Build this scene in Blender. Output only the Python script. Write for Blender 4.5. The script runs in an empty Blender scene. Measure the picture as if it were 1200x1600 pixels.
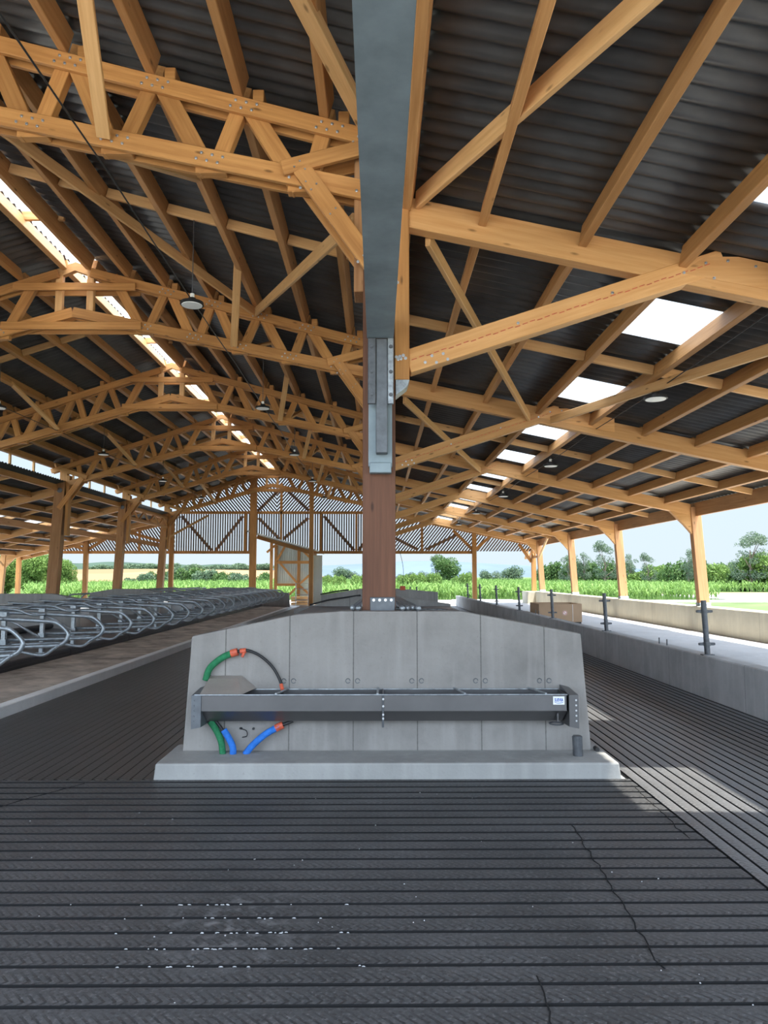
import bpy, bmesh, math, random
from mathutils import Vector, Matrix
random.seed(7)
S = bpy.context.scene
COL = S.collection

# ------------------------------------------------------------------ camera
FPX, VPX, VPY, EYE = 1150.0, 590.0, 901.0, 1.55
cam = bpy.data.cameras.new('camera'); camo = bpy.data.objects.new('camera', cam); COL.objects.link(camo)
cam.sensor_width = 36.0; cam.lens = FPX / 1600.0 * 36.0; cam.clip_end = 8000.0; cam.clip_start = 0.05
camo.location = (0, 0, EYE)
camo.rotation_euler = (math.pi / 2 + math.atan((VPY - 800) / FPX), 0, -math.atan((600 - VPX) / FPX))
S.camera = camo
# ------------------------------------------------------------------ world, sun, exposure
S.view_settings.view_transform = 'Standard'; S.view_settings.look = 'None'
S.view_settings.gamma = 1.0; S.view_settings.use_curve_mapping = False
S.view_settings.exposure = 0.90
SKY_LOW = (0.425, 0.495, 0.54, 1); SKY_MID = (0.415, 0.515, 0.63, 1); SKY_TOP = (0.80, 0.90, 1.06, 1)
SKY_BACK = 4.0                       # added sky brightness beside and behind the camera, unseen, to light the barn
W = bpy.data.worlds.new('sky'); S.world = W; W.use_nodes = True
nt = W.node_tree; nt.nodes.clear()
out = nt.nodes.new('ShaderNodeOutputWorld'); bg = nt.nodes.new('ShaderNodeBackground')
tc = nt.nodes.new('ShaderNodeTexCoord'); sp = nt.nodes.new('ShaderNodeSeparateXYZ')
ramp = nt.nodes.new('ShaderNodeValToRGB')
ramp.color_ramp.elements[0].position = 0.0; ramp.color_ramp.elements[0].color = SKY_LOW
ramp.color_ramp.elements[1].position = 1.0; ramp.color_ramp.elements[1].color = SKY_TOP
e = ramp.color_ramp.elements.new(0.25); e.color = SKY_MID
mr = nt.nodes.new('ShaderNodeMapRange'); mr.interpolation_type = 'SMOOTHSTEP'
mr.inputs['From Min'].default_value = 0.86; mr.inputs['From Max'].default_value = 0.05
mr.inputs['To Min'].default_value = 1.0; mr.inputs['To Max'].default_value = SKY_BACK
nt.links.new(tc.outputs['Generated'], sp.inputs[0]); nt.links.new(sp.outputs['Z'], ramp.inputs[0])
nt.links.new(sp.outputs['Y'], mr.inputs['Value'])
nt.links.new(ramp.outputs[0], bg.inputs[0]); nt.links.new(mr.outputs[0], bg.inputs[1]); nt.links.new(bg.outputs[0], out.inputs[0])
sun = bpy.data.lights.new('sun', 'SUN'); suno = bpy.data.objects.new('sun', sun); COL.objects.link(suno)
sun.energy = 8.6; sun.angle = 0.012; sun.color = (1.0, 0.91, 0.76)
suno.rotation_euler = Vector((-0.25, 0.13, -1.0)).to_track_quat('-Z', 'Y').to_euler()
suno.location = (10, -5, 30)
S.cycles.max_bounces = 10; S.cycles.diffuse_bounces = 6; S.cycles.transparent_max_bounces = 16
S.cycles.transmission_bounces = 6; S.cycles.use_denoising = True; S.cycles.sample_clamp_indirect = 6.0

# ------------------------------------------------------------------ materials
def newmat(name):
    m = bpy.data.materials.new(name); m.use_nodes = True
    n = m.node_tree.nodes; b = n['Principled BSDF']
    return m, m.node_tree, n, b
def N(t, kind, **kw):
    x = t.nodes.new(kind)
    for k, v in kw.items():
        if k in x.inputs: x.inputs[k].default_value = v
        else: setattr(x, k, v)
    return x
def mixc(t, a, b, fac, mode='MIX'):
    x = t.nodes.new('ShaderNodeMix'); x.data_type = 'RGBA'; x.blend_type = mode
    for s, v in ((6, a), (7, b), (0, fac)):
        if hasattr(v, 'links') or hasattr(v, 'is_linked'): t.links.new(v, x.inputs[s])
        elif s == 0: x.inputs[0].default_value = v
        else: x.inputs[s].default_value = (*v, 1) if len(v) == 3 else v
    return x.outputs[2]
def rampf(t, v, p0, p1, a=0.0, b=1.0):
    x = N(t, 'ShaderNodeMapRange'); t.links.new(v, x.inputs[0])
    x.inputs[1].default_value = p0; x.inputs[2].default_value = p1; x.inputs[3].default_value = a; x.inputs[4].default_value = b
    return x.outputs[0]
def math1(t, op, a, b=None):
    x = N(t, 'ShaderNodeMath', operation=op)
    for i, v in enumerate((a, b)):
        if v is None: continue
        if hasattr(v, 'is_linked'): t.links.new(v, x.inputs[i])
        else: x.inputs[i].default_value = v
    return x.outputs[0]
def wood(name, light, dark, rough=0.55, knots=True):
    """sawn softwood: grain runs along the member's own x axis"""
    m, t, n, b = newmat(name)
    tcx = N(t, 'ShaderNodeTexCoord'); oi = N(t, 'ShaderNodeObjectInfo')
    add = N(t, 'ShaderNodeVectorMath', operation='ADD'); cmb = N(t, 'ShaderNodeCombineXYZ')
    r = math1(t, 'MULTIPLY', oi.outputs['Random'], 37.0)
    for i in range(3): t.links.new(r, cmb.inputs[i])
    t.links.new(tcx.outputs['Object'], add.inputs[0]); t.links.new(cmb.outputs[0], add.inputs[1])
    mp = N(t, 'ShaderNodeMapping'); mp.inputs['Scale'].default_value = (0.7, 13, 13)
    t.links.new(add.outputs[0], mp.inputs[0])
    n1 = N(t, 'ShaderNodeTexNoise', Scale=2.2, Detail=5.0, Roughness=0.6); t.links.new(mp.outputs[0], n1.inputs['Vector'])
    mp2 = N(t, 'ShaderNodeMapping'); mp2.inputs['Scale'].default_value = (0.45, 2.0, 2.0)
    t.links.new(add.outputs[0], mp2.inputs[0])
    n2 = N(t, 'ShaderNodeTexNoise', Scale=1.6, Detail=2.0); t.links.new(mp2.outputs[0], n2.inputs['Vector'])
    c = mixc(t, light, dark, rampf(t, n1.outputs[0], 0.32, 0.72))
    c = mixc(t, c, tuple(x * 0.72 for x in dark), rampf(t, n2.outputs[0], 0.5, 0.8, 0, 0.6))
    if knots:
        mp3 = N(t, 'ShaderNodeMapping'); mp3.inputs['Scale'].default_value = (2.2, 7, 7)
        t.links.new(add.outputs[0], mp3.inputs[0])
        v = N(t, 'ShaderNodeTexVoronoi', Scale=1.0); t.links.new(mp3.outputs[0], v.inputs['Vector'])
        c = mixc(t, c, tuple(x * 0.35 for x in dark), rampf(t, v.outputs['Distance'], 0.12, 0.05, 0, 0.8))
    hsv = N(t, 'ShaderNodeHueSaturation'); t.links.new(c, hsv.inputs['Color'])
    t.links.new(rampf(t, oi.outputs['Random'], 0, 1, 0.82, 1.15), hsv.inputs['Value'])
    t.links.new(hsv.outputs[0], b.inputs['Base Color'])
    b.inputs['Roughness'].default_value = rough; b.inputs['Specular IOR Level'].default_value = 0.3
    bp = N(t, 'ShaderNodeBump', Strength=0.15, Distance=0.01); t.links.new(n1.outputs[0], bp.inputs['Height']); t.links.new(bp.outputs[0], b.inputs['Normal'])
    return m
def plain(name, col, rough=0.6, metal=0.0, var=0.25, scale=6.0, spec=0.4, bump=0.0, obj=True):
    m, t, n, b = newmat(name)
    tcx = N(t, 'ShaderNodeTexCoord')
    n1 = N(t, 'ShaderNodeTexNoise', Scale=scale, Detail=6.0, Roughness=0.6)
    t.links.new(tcx.outputs['Object'], n1.inputs['Vector'])
    c = mixc(t, tuple(x * (1 - var) for x in col), tuple(min(1, x * (1 + var)) for x in col), rampf(t, n1.outputs[0], 0.3, 0.7))
    t.links.new(c, b.inputs['Base Color'])
    b.inputs['Roughness'].default_value = rough; b.inputs['Metallic'].default_value = metal; b.inputs['Specular IOR Level'].default_value = spec
    if bump:
        bp = N(t, 'ShaderNodeBump', Strength=bump, Distance=0.01); t.links.new(n1.outputs[0], bp.inputs['Height']); t.links.new(bp.outputs[0], b.inputs['Normal'])
    return m
def concrete(name, col, seam=0.0, off=0.0, axis=0, stain=0.35):
    m, t, n, b = newmat(name)
    tcx = N(t, 'ShaderNodeTexCoord'); sp = N(t, 'ShaderNodeSeparateXYZ'); t.links.new(tcx.outputs['Object'], sp.inputs[0])
    n1 = N(t, 'ShaderNodeTexNoise', Scale=1.3, Detail=8.0, Roughness=0.65); t.links.new(tcx.outputs['Object'], n1.inputs['Vector'])
    n2 = N(t, 'ShaderNodeTexNoise', Scale=45.0, Detail=3.0); t.links.new(tcx.outputs['Object'], n2.inputs['Vector'])
    mp = N(t, 'ShaderNodeMapping'); mp.inputs['Scale'].default_value = (9, 9, 0.9); t.links.new(tcx.outputs['Object'], mp.inputs[0])
    n3 = N(t, 'ShaderNodeTexNoise', Scale=1.0, Detail=4.0); t.links.new(mp.outputs[0], n3.inputs['Vector'])
    c = mixc(t, col, tuple(x * (1 - stain) for x in col), rampf(t, n1.outputs[0], 0.4, 0.75))
    c = mixc(t, c, tuple(min(1, x * 1.25) for x in col), rampf(t, n3.outputs[0], 0.5, 0.85, 0, 0.6))
    c = mixc(t, c, tuple(x * 0.6 for x in col), rampf(t, n2.outputs[0], 0.62, 0.8, 0, 0.5))
    if seam:
        v = math1(t, 'ADD', sp.outputs[axis], 100 * seam + off)
        v = math1(t, 'MODULO', v, seam)
        v = math1(t, 'ABSOLUTE', math1(t, 'SUBTRACT', v, seam / 2))
        w = math1(t, 'ADD', v, math1(t, 'MULTIPLY', n2.outputs[0], 0.006))
        c = mixc(t, c, tuple(x * 0.45 for x in col), rampf(t, w, 0.010, 0.005))
    t.links.new(c, b.inputs['Base Color']); b.inputs['Roughness'].default_value = 0.85; b.inputs['Specular IOR Level'].default_value = 0.25
    bp = N(t, 'ShaderNodeBump', Strength=0.35, Distance=0.006); t.links.new(n2.outputs[0], bp.inputs['Height']); t.links.new(bp.outputs[0], b.inputs['Normal'])
    return m
def rubber(name, along, lo=0.045, hi=0.115, rough=0.5, spec=0.5, pitch=0.139):
    """grooved rubber floor: fine slanted hatching on each strip, pale scuffs"""
    m, t, n, b = newmat(name)
    tcx = N(t, 'ShaderNodeTexCoord'); sp = N(t, 'ShaderNodeSeparateXYZ'); t.links.new(tcx.outputs['Object'], sp.inputs[0])
    a, c_ = (0, 1) if along == 'x' else (1, 0)
    n1 = N(t, 'ShaderNodeTexNoise', Scale=0.9, Detail=6.0, Roughness=0.65); t.links.new(tcx.outputs['Object'], n1.inputs['Vector'])
    n2 = N(t, 'ShaderNodeTexNoise', Scale=60.0, Detail=2.0); t.links.new(tcx.outputs['Object'], n2.inputs['Vector'])
    # herringbone: the slant flips in the middle of a strip
    q = math1(t, 'ABSOLUTE', math1(t, 'SUBTRACT', math1(t, 'MODULO', math1(t, 'ADD', sp.outputs[c_], 139 * pitch), pitch), pitch * 0.43))
    s = math1(t, 'MULTIPLY', math1(t, 'ADD', sp.outputs[a], math1(t, 'MULTIPLY', q, 0.9)), 2 * math.pi / 0.042)
    wv = math1(t, 'SINE', s)
    h = math1(t, 'MULTIPLY', rampf(t, wv, 0.2, 0.75), rampf(t, n2.outputs[0], 0.35, 0.6, 0.25, 1.0))
    front = math1(t, 'MODULO', math1(t, 'ADD', sp.outputs[c_], 139 * pitch + 2.2), pitch)
    h = math1(t, 'MULTIPLY', h, rampf(t, front, pitch * 0.8, pitch * 0.3, 0.2, 1.0))
    base = mixc(t, (lo, lo * 1.01, lo * 1.06), (hi, hi * 1.01, hi * 1.06), rampf(t, n1.outputs[0], 0.3, 0.75))
    base = mixc(t, base, (lo * 0.3, lo * 0.3, lo * 0.32), math1(t, 'MULTIPLY', h, 0.95))
    base = mixc(t, base, (hi * 1.7, hi * 1.7, hi * 1.75), rampf(t, n2.outputs[0], 0.56, 0.75, 0, 0.7))
    base = mixc(t, base, (lo * 0.4, lo * 0.4, lo * 0.42), rampf(t, n2.outputs[0], 0.44, 0.3, 0, 0.7))
    if along == 'x':   # chalky scuffs near the middle left of the floor
        vm = N(t, 'ShaderNodeVectorMath', operation='MULTIPLY'); vs = N(t, 'ShaderNodeVectorMath', operation='SUBTRACT')
        t.links.new(tcx.outputs['Object'], vs.inputs[0]); vs.inputs[1].default_value = (-0.63, 3.45, 0)
        t.links.new(vs.outputs[0], vm.inputs[0]); vm.inputs[1].default_value = (2.3, 2.1, 0)
        ln = N(t, 'ShaderNodeVectorMath', operation='LENGTH'); t.links.new(vm.outputs[0], ln.inputs[0])
        n3 = N(t, 'ShaderNodeTexNoise', Scale=14.0, Detail=3.0); t.links.new(tcx.outputs['Object'], n3.inputs['Vector'])
        f = math1(t, 'MULTIPLY', rampf(t, ln.outputs['Value'], 1.0, 0.2), rampf(t, n3.outputs[0], 0.5, 0.75))
        base = mixc(t, base, (0.30, 0.30, 0.31), math1(t, 'MULTIPLY', f, 0.7))
    t.links.new(base, b.inputs['Base Color'])
    b.inputs['Roughness'].default_value = rough; b.inputs['Specular IOR Level'].default_value = spec
    bp = N(t, 'ShaderNodeBump', Strength=0.4, Distance=0.003, invert=True); t.links.new(h, bp.inputs['Height']); t.links.new(bp.outputs[0], b.inputs['Normal'])
    return m
def translucent(name, col, clear, clearcol=(1, 1, 1)):
    m = bpy.data.materials.new(name); m.use_nodes = True; t = m.node_tree; t.nodes.clear()
    o = N(t, 'ShaderNodeOutputMaterial'); tr = N(t, 'ShaderNodeBsdfTranslucent'); tp = N(t, 'ShaderNodeBsdfTransparent'); gl = N(t, 'ShaderNodeBsdfDiffuse')
    tr.inputs[0].default_value = (*col, 1); tp.inputs[0].default_value = (*clearcol, 1); gl.inputs[0].default_value = (*col, 1)
    m1 = N(t, 'ShaderNodeMixShader'); m2 = N(t, 'ShaderNodeMixShader'); m1.inputs[0].default_value = clear; m2.inputs[0].default_value = 0.15
    t.links.new(tr.outputs[0], m1.inputs[1]); t.links.new(tp.outputs[0], m1.inputs[2])
    t.links.new(m1.outputs[0], m2.inputs[1]); t.links.new(gl.outputs[0], m2.inputs[2]); t.links.new(m2.outputs[0], o.inputs[0])
    return m
def leafmat(name, col, col2):
    col = tuple(x * 0.74 for x in col); col2 = tuple(x * 0.74 for x in col2)
    m, t, n, b = newmat(name)
    tcx = N(t, 'ShaderNodeTexCoord'); n1 = N(t, 'ShaderNodeTexNoise', Scale=0.9, Detail=3.0); t.links.new(tcx.outputs['Object'], n1.inputs['Vector'])
    t.links.new(mixc(t, col, col2, rampf(t, n1.outputs[0], 0.35, 0.65)), b.inputs['Base Color'])
    b.inputs['Roughness'].default_value = 0.7; b.inputs['Specular IOR Level'].default_value = 0.2
    tr = N(t, 'ShaderNodeBsdfTranslucent'); tr.inputs[0].default_value = (*[min(1, x * 1.3) for x in col], 1)
    mx = N(t, 'ShaderNodeMixShader'); mx.inputs[0].default_value = 0.3; o = n['Material Output']
    t.links.new(b.outputs[0], mx.inputs[1]); t.links.new(tr.outputs[0], mx.inputs[2]); t.links.new(mx.outputs[0], o.inputs[0])
    return m
M = {}
M['truss'] = wood('truss_timber', (0.555, 0.275, 0.09), (0.38, 0.165, 0.05))
M['rafter'] = wood('rafter_timber', (0.68, 0.375, 0.155), (0.56, 0.275, 0.095))
M['eavepost'] = wood('eave_post_timber', (0.50, 0.265, 0.125), (0.38, 0.185, 0.082))
M['purlin'] = wood('purlin_timber', (0.56, 0.295, 0.115), (0.42, 0.195, 0.066))
M['brace'] = wood('brace_timber', (0.70, 0.42, 0.19), (0.56, 0.305, 0.12))
M['post'] = wood('post_glulam', (0.185, 0.078, 0.042), (0.125, 0.05, 0.027))
M['leftpost'] = wood('old_post_timber', (0.48, 0.25, 0.11), (0.33, 0.15, 0.06))
M['slat'] = wood('slat_timber', (0.17, 0.14, 0.135), (0.11, 0.085, 0.085), knots=False)  # the dark grey of backlit slats is put into the colour
M['roof'] = plain('dark_fibre_cement', (0.058, 0.057, 0.056), 0.42, 0, 0.35, 2.5, 0.6)
M['steel'] = plain('painted_steel', (0.23, 0.285, 0.315), 0.55, 0.25, 0.22, 3.0, 0.5)
M['galv'] = plain('galvanised_steel', (0.33, 0.355, 0.38), 0.38, 0.65, 0.4, 18.0)
M['tubes'] = plain('dull_galvanised_tube', (0.30, 0.33, 0.36), 0.33, 0.6, 0.3, 12.0)
M['darksteel'] = plain('dark_steel', (0.10, 0.105, 0.115), 0.45, 0.4, 0.25, 20.0)
M['plate'] = plain('grey_base_plate', (0.13, 0.14, 0.155), 0.5, 0.5, 0.2, 12.0)
M['bolt'] = plain('zinc_bolt', (0.52, 0.53, 0.55), 0.3, 0.8, 0.1, 30)
M['trough'] = plain('stainless_steel', (0.125, 0.122, 0.126), 0.36, 0.6, 0.12, 3.0)
M['cover'] = plain('bright_folded_sheet', (0.40, 0.36, 0.33), 0.4, 0.5, 0.12, 5.0)
M['wallc'] = concrete('shuttered_concrete', (0.285, 0.268, 0.255), 0.53, 0.465)
M['islandc'] = concrete('grey_concrete', (0.30, 0.29, 0.285), 1.2, 0.1)
M['plinth'] = concrete('rough_concrete', (0.345, 0.34, 0.33), 0, 0, stain=0.25)
M['feedc'] = concrete('feed_wall_concrete', (0.50, 0.505, 0.51), 2.2, 0.3, 1)
M['outerc'] = concrete('pale_concrete', (0.62, 0.58, 0.47), 3.0, 0.6, 1, stain=0.2)
M['passage'] = concrete('passage_concrete', (0.50, 0.51, 0.52), 0, stain=0.2)
M['kerbc'] = concrete('kerb_concrete', (0.90, 0.90, 0.90), 0, stain=0.10)
M['ledge'] = plain('brown_concrete', (0.48, 0.41, 0.35), 0.85, 0, 0.5, 2.5, 0.2, 0.3)
M['rubx'] = rubber('grooved_rubber_across', 'x'); M['ruby'] = rubber('grooved_rubber_along', 'y', 0.038, 0.072, 0.38, 0.7, 0.0965); M['rubr'] = rubber('dusty_grooved_rubber', 'y', 0.125, 0.19, 0.34, 0.9, 0.0965)
M['groove'] = plain('black_joint', (0.006, 0.006, 0.007), 0.9)
M['mat'] = plain('mattress_rubber', (0.105, 0.112, 0.125), 0.36, 0, 0.25, 5.0, 0.5)
M['edge'] = plain('black_edge_profile', (0.025, 0.028, 0.034), 0.4, 0, 0.2, 10.0)
M['sky'] = translucent('translucent_sheet', (0.62, 0.68, 0.74), 0.78, (0.80, 0.85, 0.90))
M['ridge'] = translucent('translucent_ridge_sheet', (0.95, 0.97, 1.0), 0.35)
M['panel'] = plain('pale_metal_sheet', (0.55, 0.60, 0.55), 0.5, 0.1, 0.1, 1.0)
M['white'] = plain('white_plastic', (0.82, 0.83, 0.82), 0.4, 0, 0.03)
M['crumb'] = plain('chalky_crumb', (0.42, 0.42, 0.43), 0.9, 0, 0.2, 40)
M['black'] = plain('black_plastic', (0.018, 0.018, 0.02), 0.5)
M['green'] = plain('green_foam_hose', (0.025, 0.17, 0.075), 0.8, 0, 0.25, 30, 0.2, 0.4)
M['blue'] = plain('blue_foam_hose', (0.03, 0.16, 0.55), 0.8, 0, 0.2, 30, 0.2, 0.4)
M['orange'] = plain('orange_tape', (0.55, 0.10, 0.05), 0.5, 0, 0.3, 30)
M['inkblue'] = plain('blue_ink', (0.03, 0.10, 0.42), 0.6)
M['card'] = plain('brown_cardboard', (0.40, 0.27, 0.17), 0.85, 0, 0.08, 2.0)
M['grass'] = plain('grass_ground', (0.075, 0.11, 0.045), 0.95, 0, 0.35, 0.25, 0.1)
M['gravel'] = plain('pale_gravel', (0.44, 0.42, 0.385), 0.95, 0, 0.15, 0.6, 0.1)
M['verge'] = plain('dry_verge', (0.20, 0.185, 0.10), 0.95, 0, 0.3, 0.3, 0.1)
M['corn'] = leafmat('maize_leaf', (0.125, 0.235, 0.055), (0.20, 0.33, 0.09))
M['soil'] = plain('maize_ground', (0.055, 0.095, 0.025), 0.95, 0, 0.3, 0.4, 0.1)
M['leafa'] = leafmat('mid_green_leaf', (0.055, 0.115, 0.035), (0.10, 0.175, 0.05))
M['leafb'] = leafmat('bright_green_leaf', (0.11, 0.20, 0.045), (0.19, 0.29, 0.075))
M['leafc'] = leafmat('hazed_grey_green_leaf', (0.105, 0.155, 0.105), (0.16, 0.22, 0.14))  # grey of the distance haze is painted into these leaves
M['leafd'] = leafmat('hazed_far_green_leaf', (0.09, 0.145, 0.09), (0.14, 0.205, 0.12))  # far foliage, its tint holds the haze of distance
M['bark'] = plain('bark', (0.12, 0.09, 0.07), 0.9)
M['hazehill'] = plain('hazed_wooded_ridge', (0.075, 0.102, 0.135), 1.0, 0, 0.10, 0.004, 0.0)  # bluish tint paints the air haze over the forest colour
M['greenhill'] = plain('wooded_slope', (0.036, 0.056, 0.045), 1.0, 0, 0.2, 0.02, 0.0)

# tan stubble with darker hedged plots
def stubble():
    m, t, n, b = newmat('stubble_field')
    tcx = N(t, 'ShaderNodeTexCoord'); v = N(t, 'ShaderNodeTexVoronoi', Scale=0.011)
    mp = N(t, 'ShaderNodeMapping'); mp.inputs['Scale'].default_value = (1, 0.45, 0.2); t.links.new(tcx.outputs['Object'], mp.inputs[0]); t.links.new(mp.outputs[0], v.inputs['Vector'])
    sc = N(t, 'ShaderNodeSeparateColor'); t.links.new(v.outputs['Color'], sc.inputs[0])
    c = mixc(t, (0.145, 0.098, 0.058), (0.175, 0.128, 0.078), sc.outputs[0])
    c = mixc(t, c, (0.11, 0.12, 0.06), rampf(t, sc.outputs[1], 0.72, 0.75))
    t.links.new(c, b.inputs['Base Color']); b.inputs['Roughness'].default_value = 1.0; b.inputs['Specular IOR Level'].default_value = 0.0
    return m
M['stubble'] = stubble()

# ------------------------------------------------------------------ helpers
LOC = {}
def tag(o, label=None, cat=None, group=None, kind=None):
    if label: o['label'] = label
    if cat: o['category'] = cat
    if group: o['group'] = group
    if kind: o['kind'] = kind
    return o
def thing(name, loc, label, cat, group=None):
    o = bpy.data.objects.new(name, None); COL.objects.link(o); o.location = loc; o.empty_display_size = 0.1
    LOC[o.name] = Vector(loc); return tag(o, label, cat, group)
def link(name, me, mat, parent=None, mw=None):
    o = bpy.data.objects.new(name, me); COL.objects.link(o)
    if mat is not None and not me.materials: me.materials.append(mat)
    mw = mw or Matrix.Identity(4)
    if parent is not None:
        o.parent = parent; base = WLD(parent).inverted(); o.matrix_local = base @ mw
    else: o.matrix_world = mw
    WM[o.name] = mw
    return o
WM = {}
def WLD(o):
    return WM.get(o.name) or Matrix.Translation(LOC.get(o.name, Vector((0, 0, 0))))
def mesh(name, verts, faces, mat, parent=None, mw=None, smooth=False):
    me = bpy.data.meshes.new(name); me.from_pydata([tuple(v) for v in verts], [], faces); me.update()
    if smooth:
        for p in me.polygons: p.use_smooth = True
    return link(name, me, mat, parent, mw)
CACHE = {}
def boxme(l, w, d, bev):
    k = (round(l, 3), round(w, 4), round(d, 4), round(bev, 4))
    return k
def beam(name, p0, p1, w, d, mat, parent=None, up=(0, 0, 1), bev=0.006, ext=0.0):
    """straight timber: local x along it, w across, d in the direction of up"""
    p0 = Vector(p0); p1 = Vector(p1); ax = (p1 - p0).normalized(); p0 = p0 - ax * ext; p1 = p1 + ax * ext
    up = Vector(up); y = up.cross(ax)
    if y.length < 1e-4: y = Vector((0, 1, 0)).cross(ax)
    y.normalize(); z = ax.cross(y); L = (p1 - p0).length
    key = (round(L, 3), round(w, 4), round(d, 4), mat.name, bev)
    me = CACHE.get(key)
    if me is None:
        bm = bmesh.new(); bmesh.ops.create_cube(bm, size=1.0)
        bmesh.ops.scale(bm, vec=(L, w, d), verts=bm.verts)
        if bev: bmesh.ops.bevel(bm, geom=list(bm.edges), offset=bev, segments=1, affect='EDGES')
        me = bpy.data.meshes.new(name); bm.to_mesh(me); bm.free(); me.materials.append(mat); CACHE[key] = me
    mw = Matrix((ax, y, z)).transposed().to_4x4(); mw.translation = (p0 + p1) / 2
    return link(name, me, mat, parent, mw)
def block(name, lo, hi, mat, parent=None, bev=0.006):
    lo = Vector(lo); hi = Vector(hi); c = (lo + hi) / 2; s = hi - lo
    bm = bmesh.new(); bmesh.ops.create_cube(bm, size=1.0); bmesh.ops.scale(bm, vec=s, verts=bm.verts)
    if bev: bmesh.ops.bevel(bm, geom=list(bm.edges), offset=min(bev, min(s) * 0.3), segments=1, affect='EDGES')
    me = bpy.data.meshes.new(name); bm.to_mesh(me); bm.free()
    return link(name, me, mat, parent, Matrix.Translation(c))
class MB:
    def __init__(s): s.v = []; s.f = []
    def add(s, vs, fs):
        o = len(s.v); s.v += [Vector(v) for v in vs]; s.f += [tuple(i + o for i in f) for f in fs]
    def box(s, lo, hi):
        x0, y0, z0 = lo; x1, y1, z1 = hi
        s.add([(x0, y0, z0), (x1, y0, z0), (x1, y1, z0), (x0, y1, z0), (x0, y0, z1), (x1, y0, z1), (x1, y1, z1), (x0, y1, z1)],
              [(0, 3, 2, 1), (4, 5, 6, 7), (0, 1, 5, 4), (1, 2, 6, 5), (2, 3, 7, 6), (3, 0, 4, 7)])
    def prism(s, pts, y0, y1):
        """x-z outline run from y0 to y1"""
        n = len(pts); s.add([(x, y0, z) for x, z in pts] + [(x, y1, z) for x, z in pts],
              [tuple(range(n)), tuple(range(2 * n - 1, n - 1, -1))] + [(i, i + n, (i + 1) % n + n, (i + 1) % n) for i in range(n)])
    def cyl(s, p0, p1, r, n=10, r1=None):
        s.tube([p0, p1], r, n, r1=r1)
    def tube(s, pts, r, n=10, r1=None, closed=False):
        pts = [Vector(p) for p in pts]; k = len(pts); o = len(s.v); ref = None
        for i, p in enumerate(pts):
            if closed: d = (pts[(i + 1) % k] - pts[i - 1])
            else: d = pts[min(i + 1, k - 1)] - pts[max(i - 1, 0)]
            d.normalize()
            if ref is None:
                ref = Vector((0, 0, 1)) if abs(d.z) < 0.9 else Vector((1, 0, 0))
            u = (ref - d * ref.dot(d)).normalized(); ref = u; w = d.cross(u)
            rr = r if r1 is None else r + (r1 - r) * i / (k - 1)
            for j in range(n):
                a = 2 * math.pi * j / n; s.v.append(p + (u * math.cos(a) + w * math.sin(a)) * rr)
        for i in range(k if closed else k - 1):
            for j in range(n):
                a, b = o + i * n + j, o + i * n + (j + 1) % n; c, d_ = o + ((i + 1) % k) * n + (j + 1) % n, o + ((i + 1) % k) * n + j
                s.f.append((a, b, c, d_))
        if not closed:
            s.f.append(tuple(o + j for j in range(n - 1, -1, -1))); s.f.append(tuple(o + (k - 1) * n + j for j in range(n)))
    def disc_profile(s, c, prof, n=20):
        """lathe (r, z) about a vertical axis through c"""
        c = Vector(c); o = len(s.v); k = len(prof)
        for r, z in prof:
            for j in range(n):
                a = 2 * math.pi * j / n; s.v.append(c + Vector((r * math.cos(a), r * math.sin(a), z)))
        for i in range(k - 1):
            for j in range(n): s.f.append((o + i * n + j, o + i * n + (j + 1) % n, o + (i + 1) * n + (j + 1) % n, o + (i + 1) * n + j))
        s.f.append(tuple(o + j for j in range(n - 1, -1, -1))); s.f.append(tuple(o + (k - 1) * n + j for j in range(n)))
    def build(s, name, mat, parent=None, smooth=False, origin=None, fix=True):
        org = Vector(origin) if origin is not None else Vector((0, 0, 0))
        o = mesh(name, [v - org for v in s.v], s.f, mat, parent, Matrix.Translation(org), smooth)
        if fix:
            bm = bmesh.new(); bm.from_mesh(o.data); bmesh.ops.recalc_face_normals(bm, faces=bm.faces); bm.to_mesh(o.data); bm.free()
        return o
def arc(c, r, a0, a1, n, ax='xz'):
    o = []
    for i in range(n + 1):
        a = math.radians(a0 + (a1 - a0) * i / n); u, v = r * math.cos(a), r * math.sin(a)
        o.append(Vector(c) + (Vector((u, 0, v)) if ax == 'xz' else Vector((u, v, 0))))
    return o
def spline(pts, n=8):
    pts = [Vector(p) for p in pts]; P = [pts[0] * 2 - pts[1]] + pts + [pts[-1] * 2 - pts[-2]]; o = []
    for i in range(1, len(P) - 2):
        for k in range(n):
            t = k / n; a, b, c, d = P[i - 1], P[i], P[i + 1], P[i + 2]
            o.append(0.5 * ((2 * b) + (c - a) * t + (2 * a - 5 * b + 4 * c - d) * t * t + (3 * b - a - 3 * c + d) * t ** 3))
    return o + [pts[-1]]
BOLT = {}
def bolt(parent, x, y, z, r=0.011, L=0.014, mat=None):
    """one bolt head facing the camera side (-y)"""
    mat = mat or M['bolt']; k = (r, L, mat.name); me = BOLT.get(k)
    if me is None:
        b = MB(); b.cyl((0, 0.002, 0), (0, -L * 0.35, 0), r * 1.25, 10); b.cyl((0, -L * 0.35, 0), (0, -L, 0), r * 0.8, 6)
        me = bpy.data.meshes.new('bolt'); me.from_pydata([tuple(v) for v in b.v], [], b.f); me.materials.append(mat); me.update(); BOLT[k] = me
    o = bpy.data.objects.new('bolt', me); COL.objects.link(o); o.parent = parent
    o.matrix_local = WLD(parent).inverted() @ Matrix.Translation((x, y, z)); return o
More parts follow.
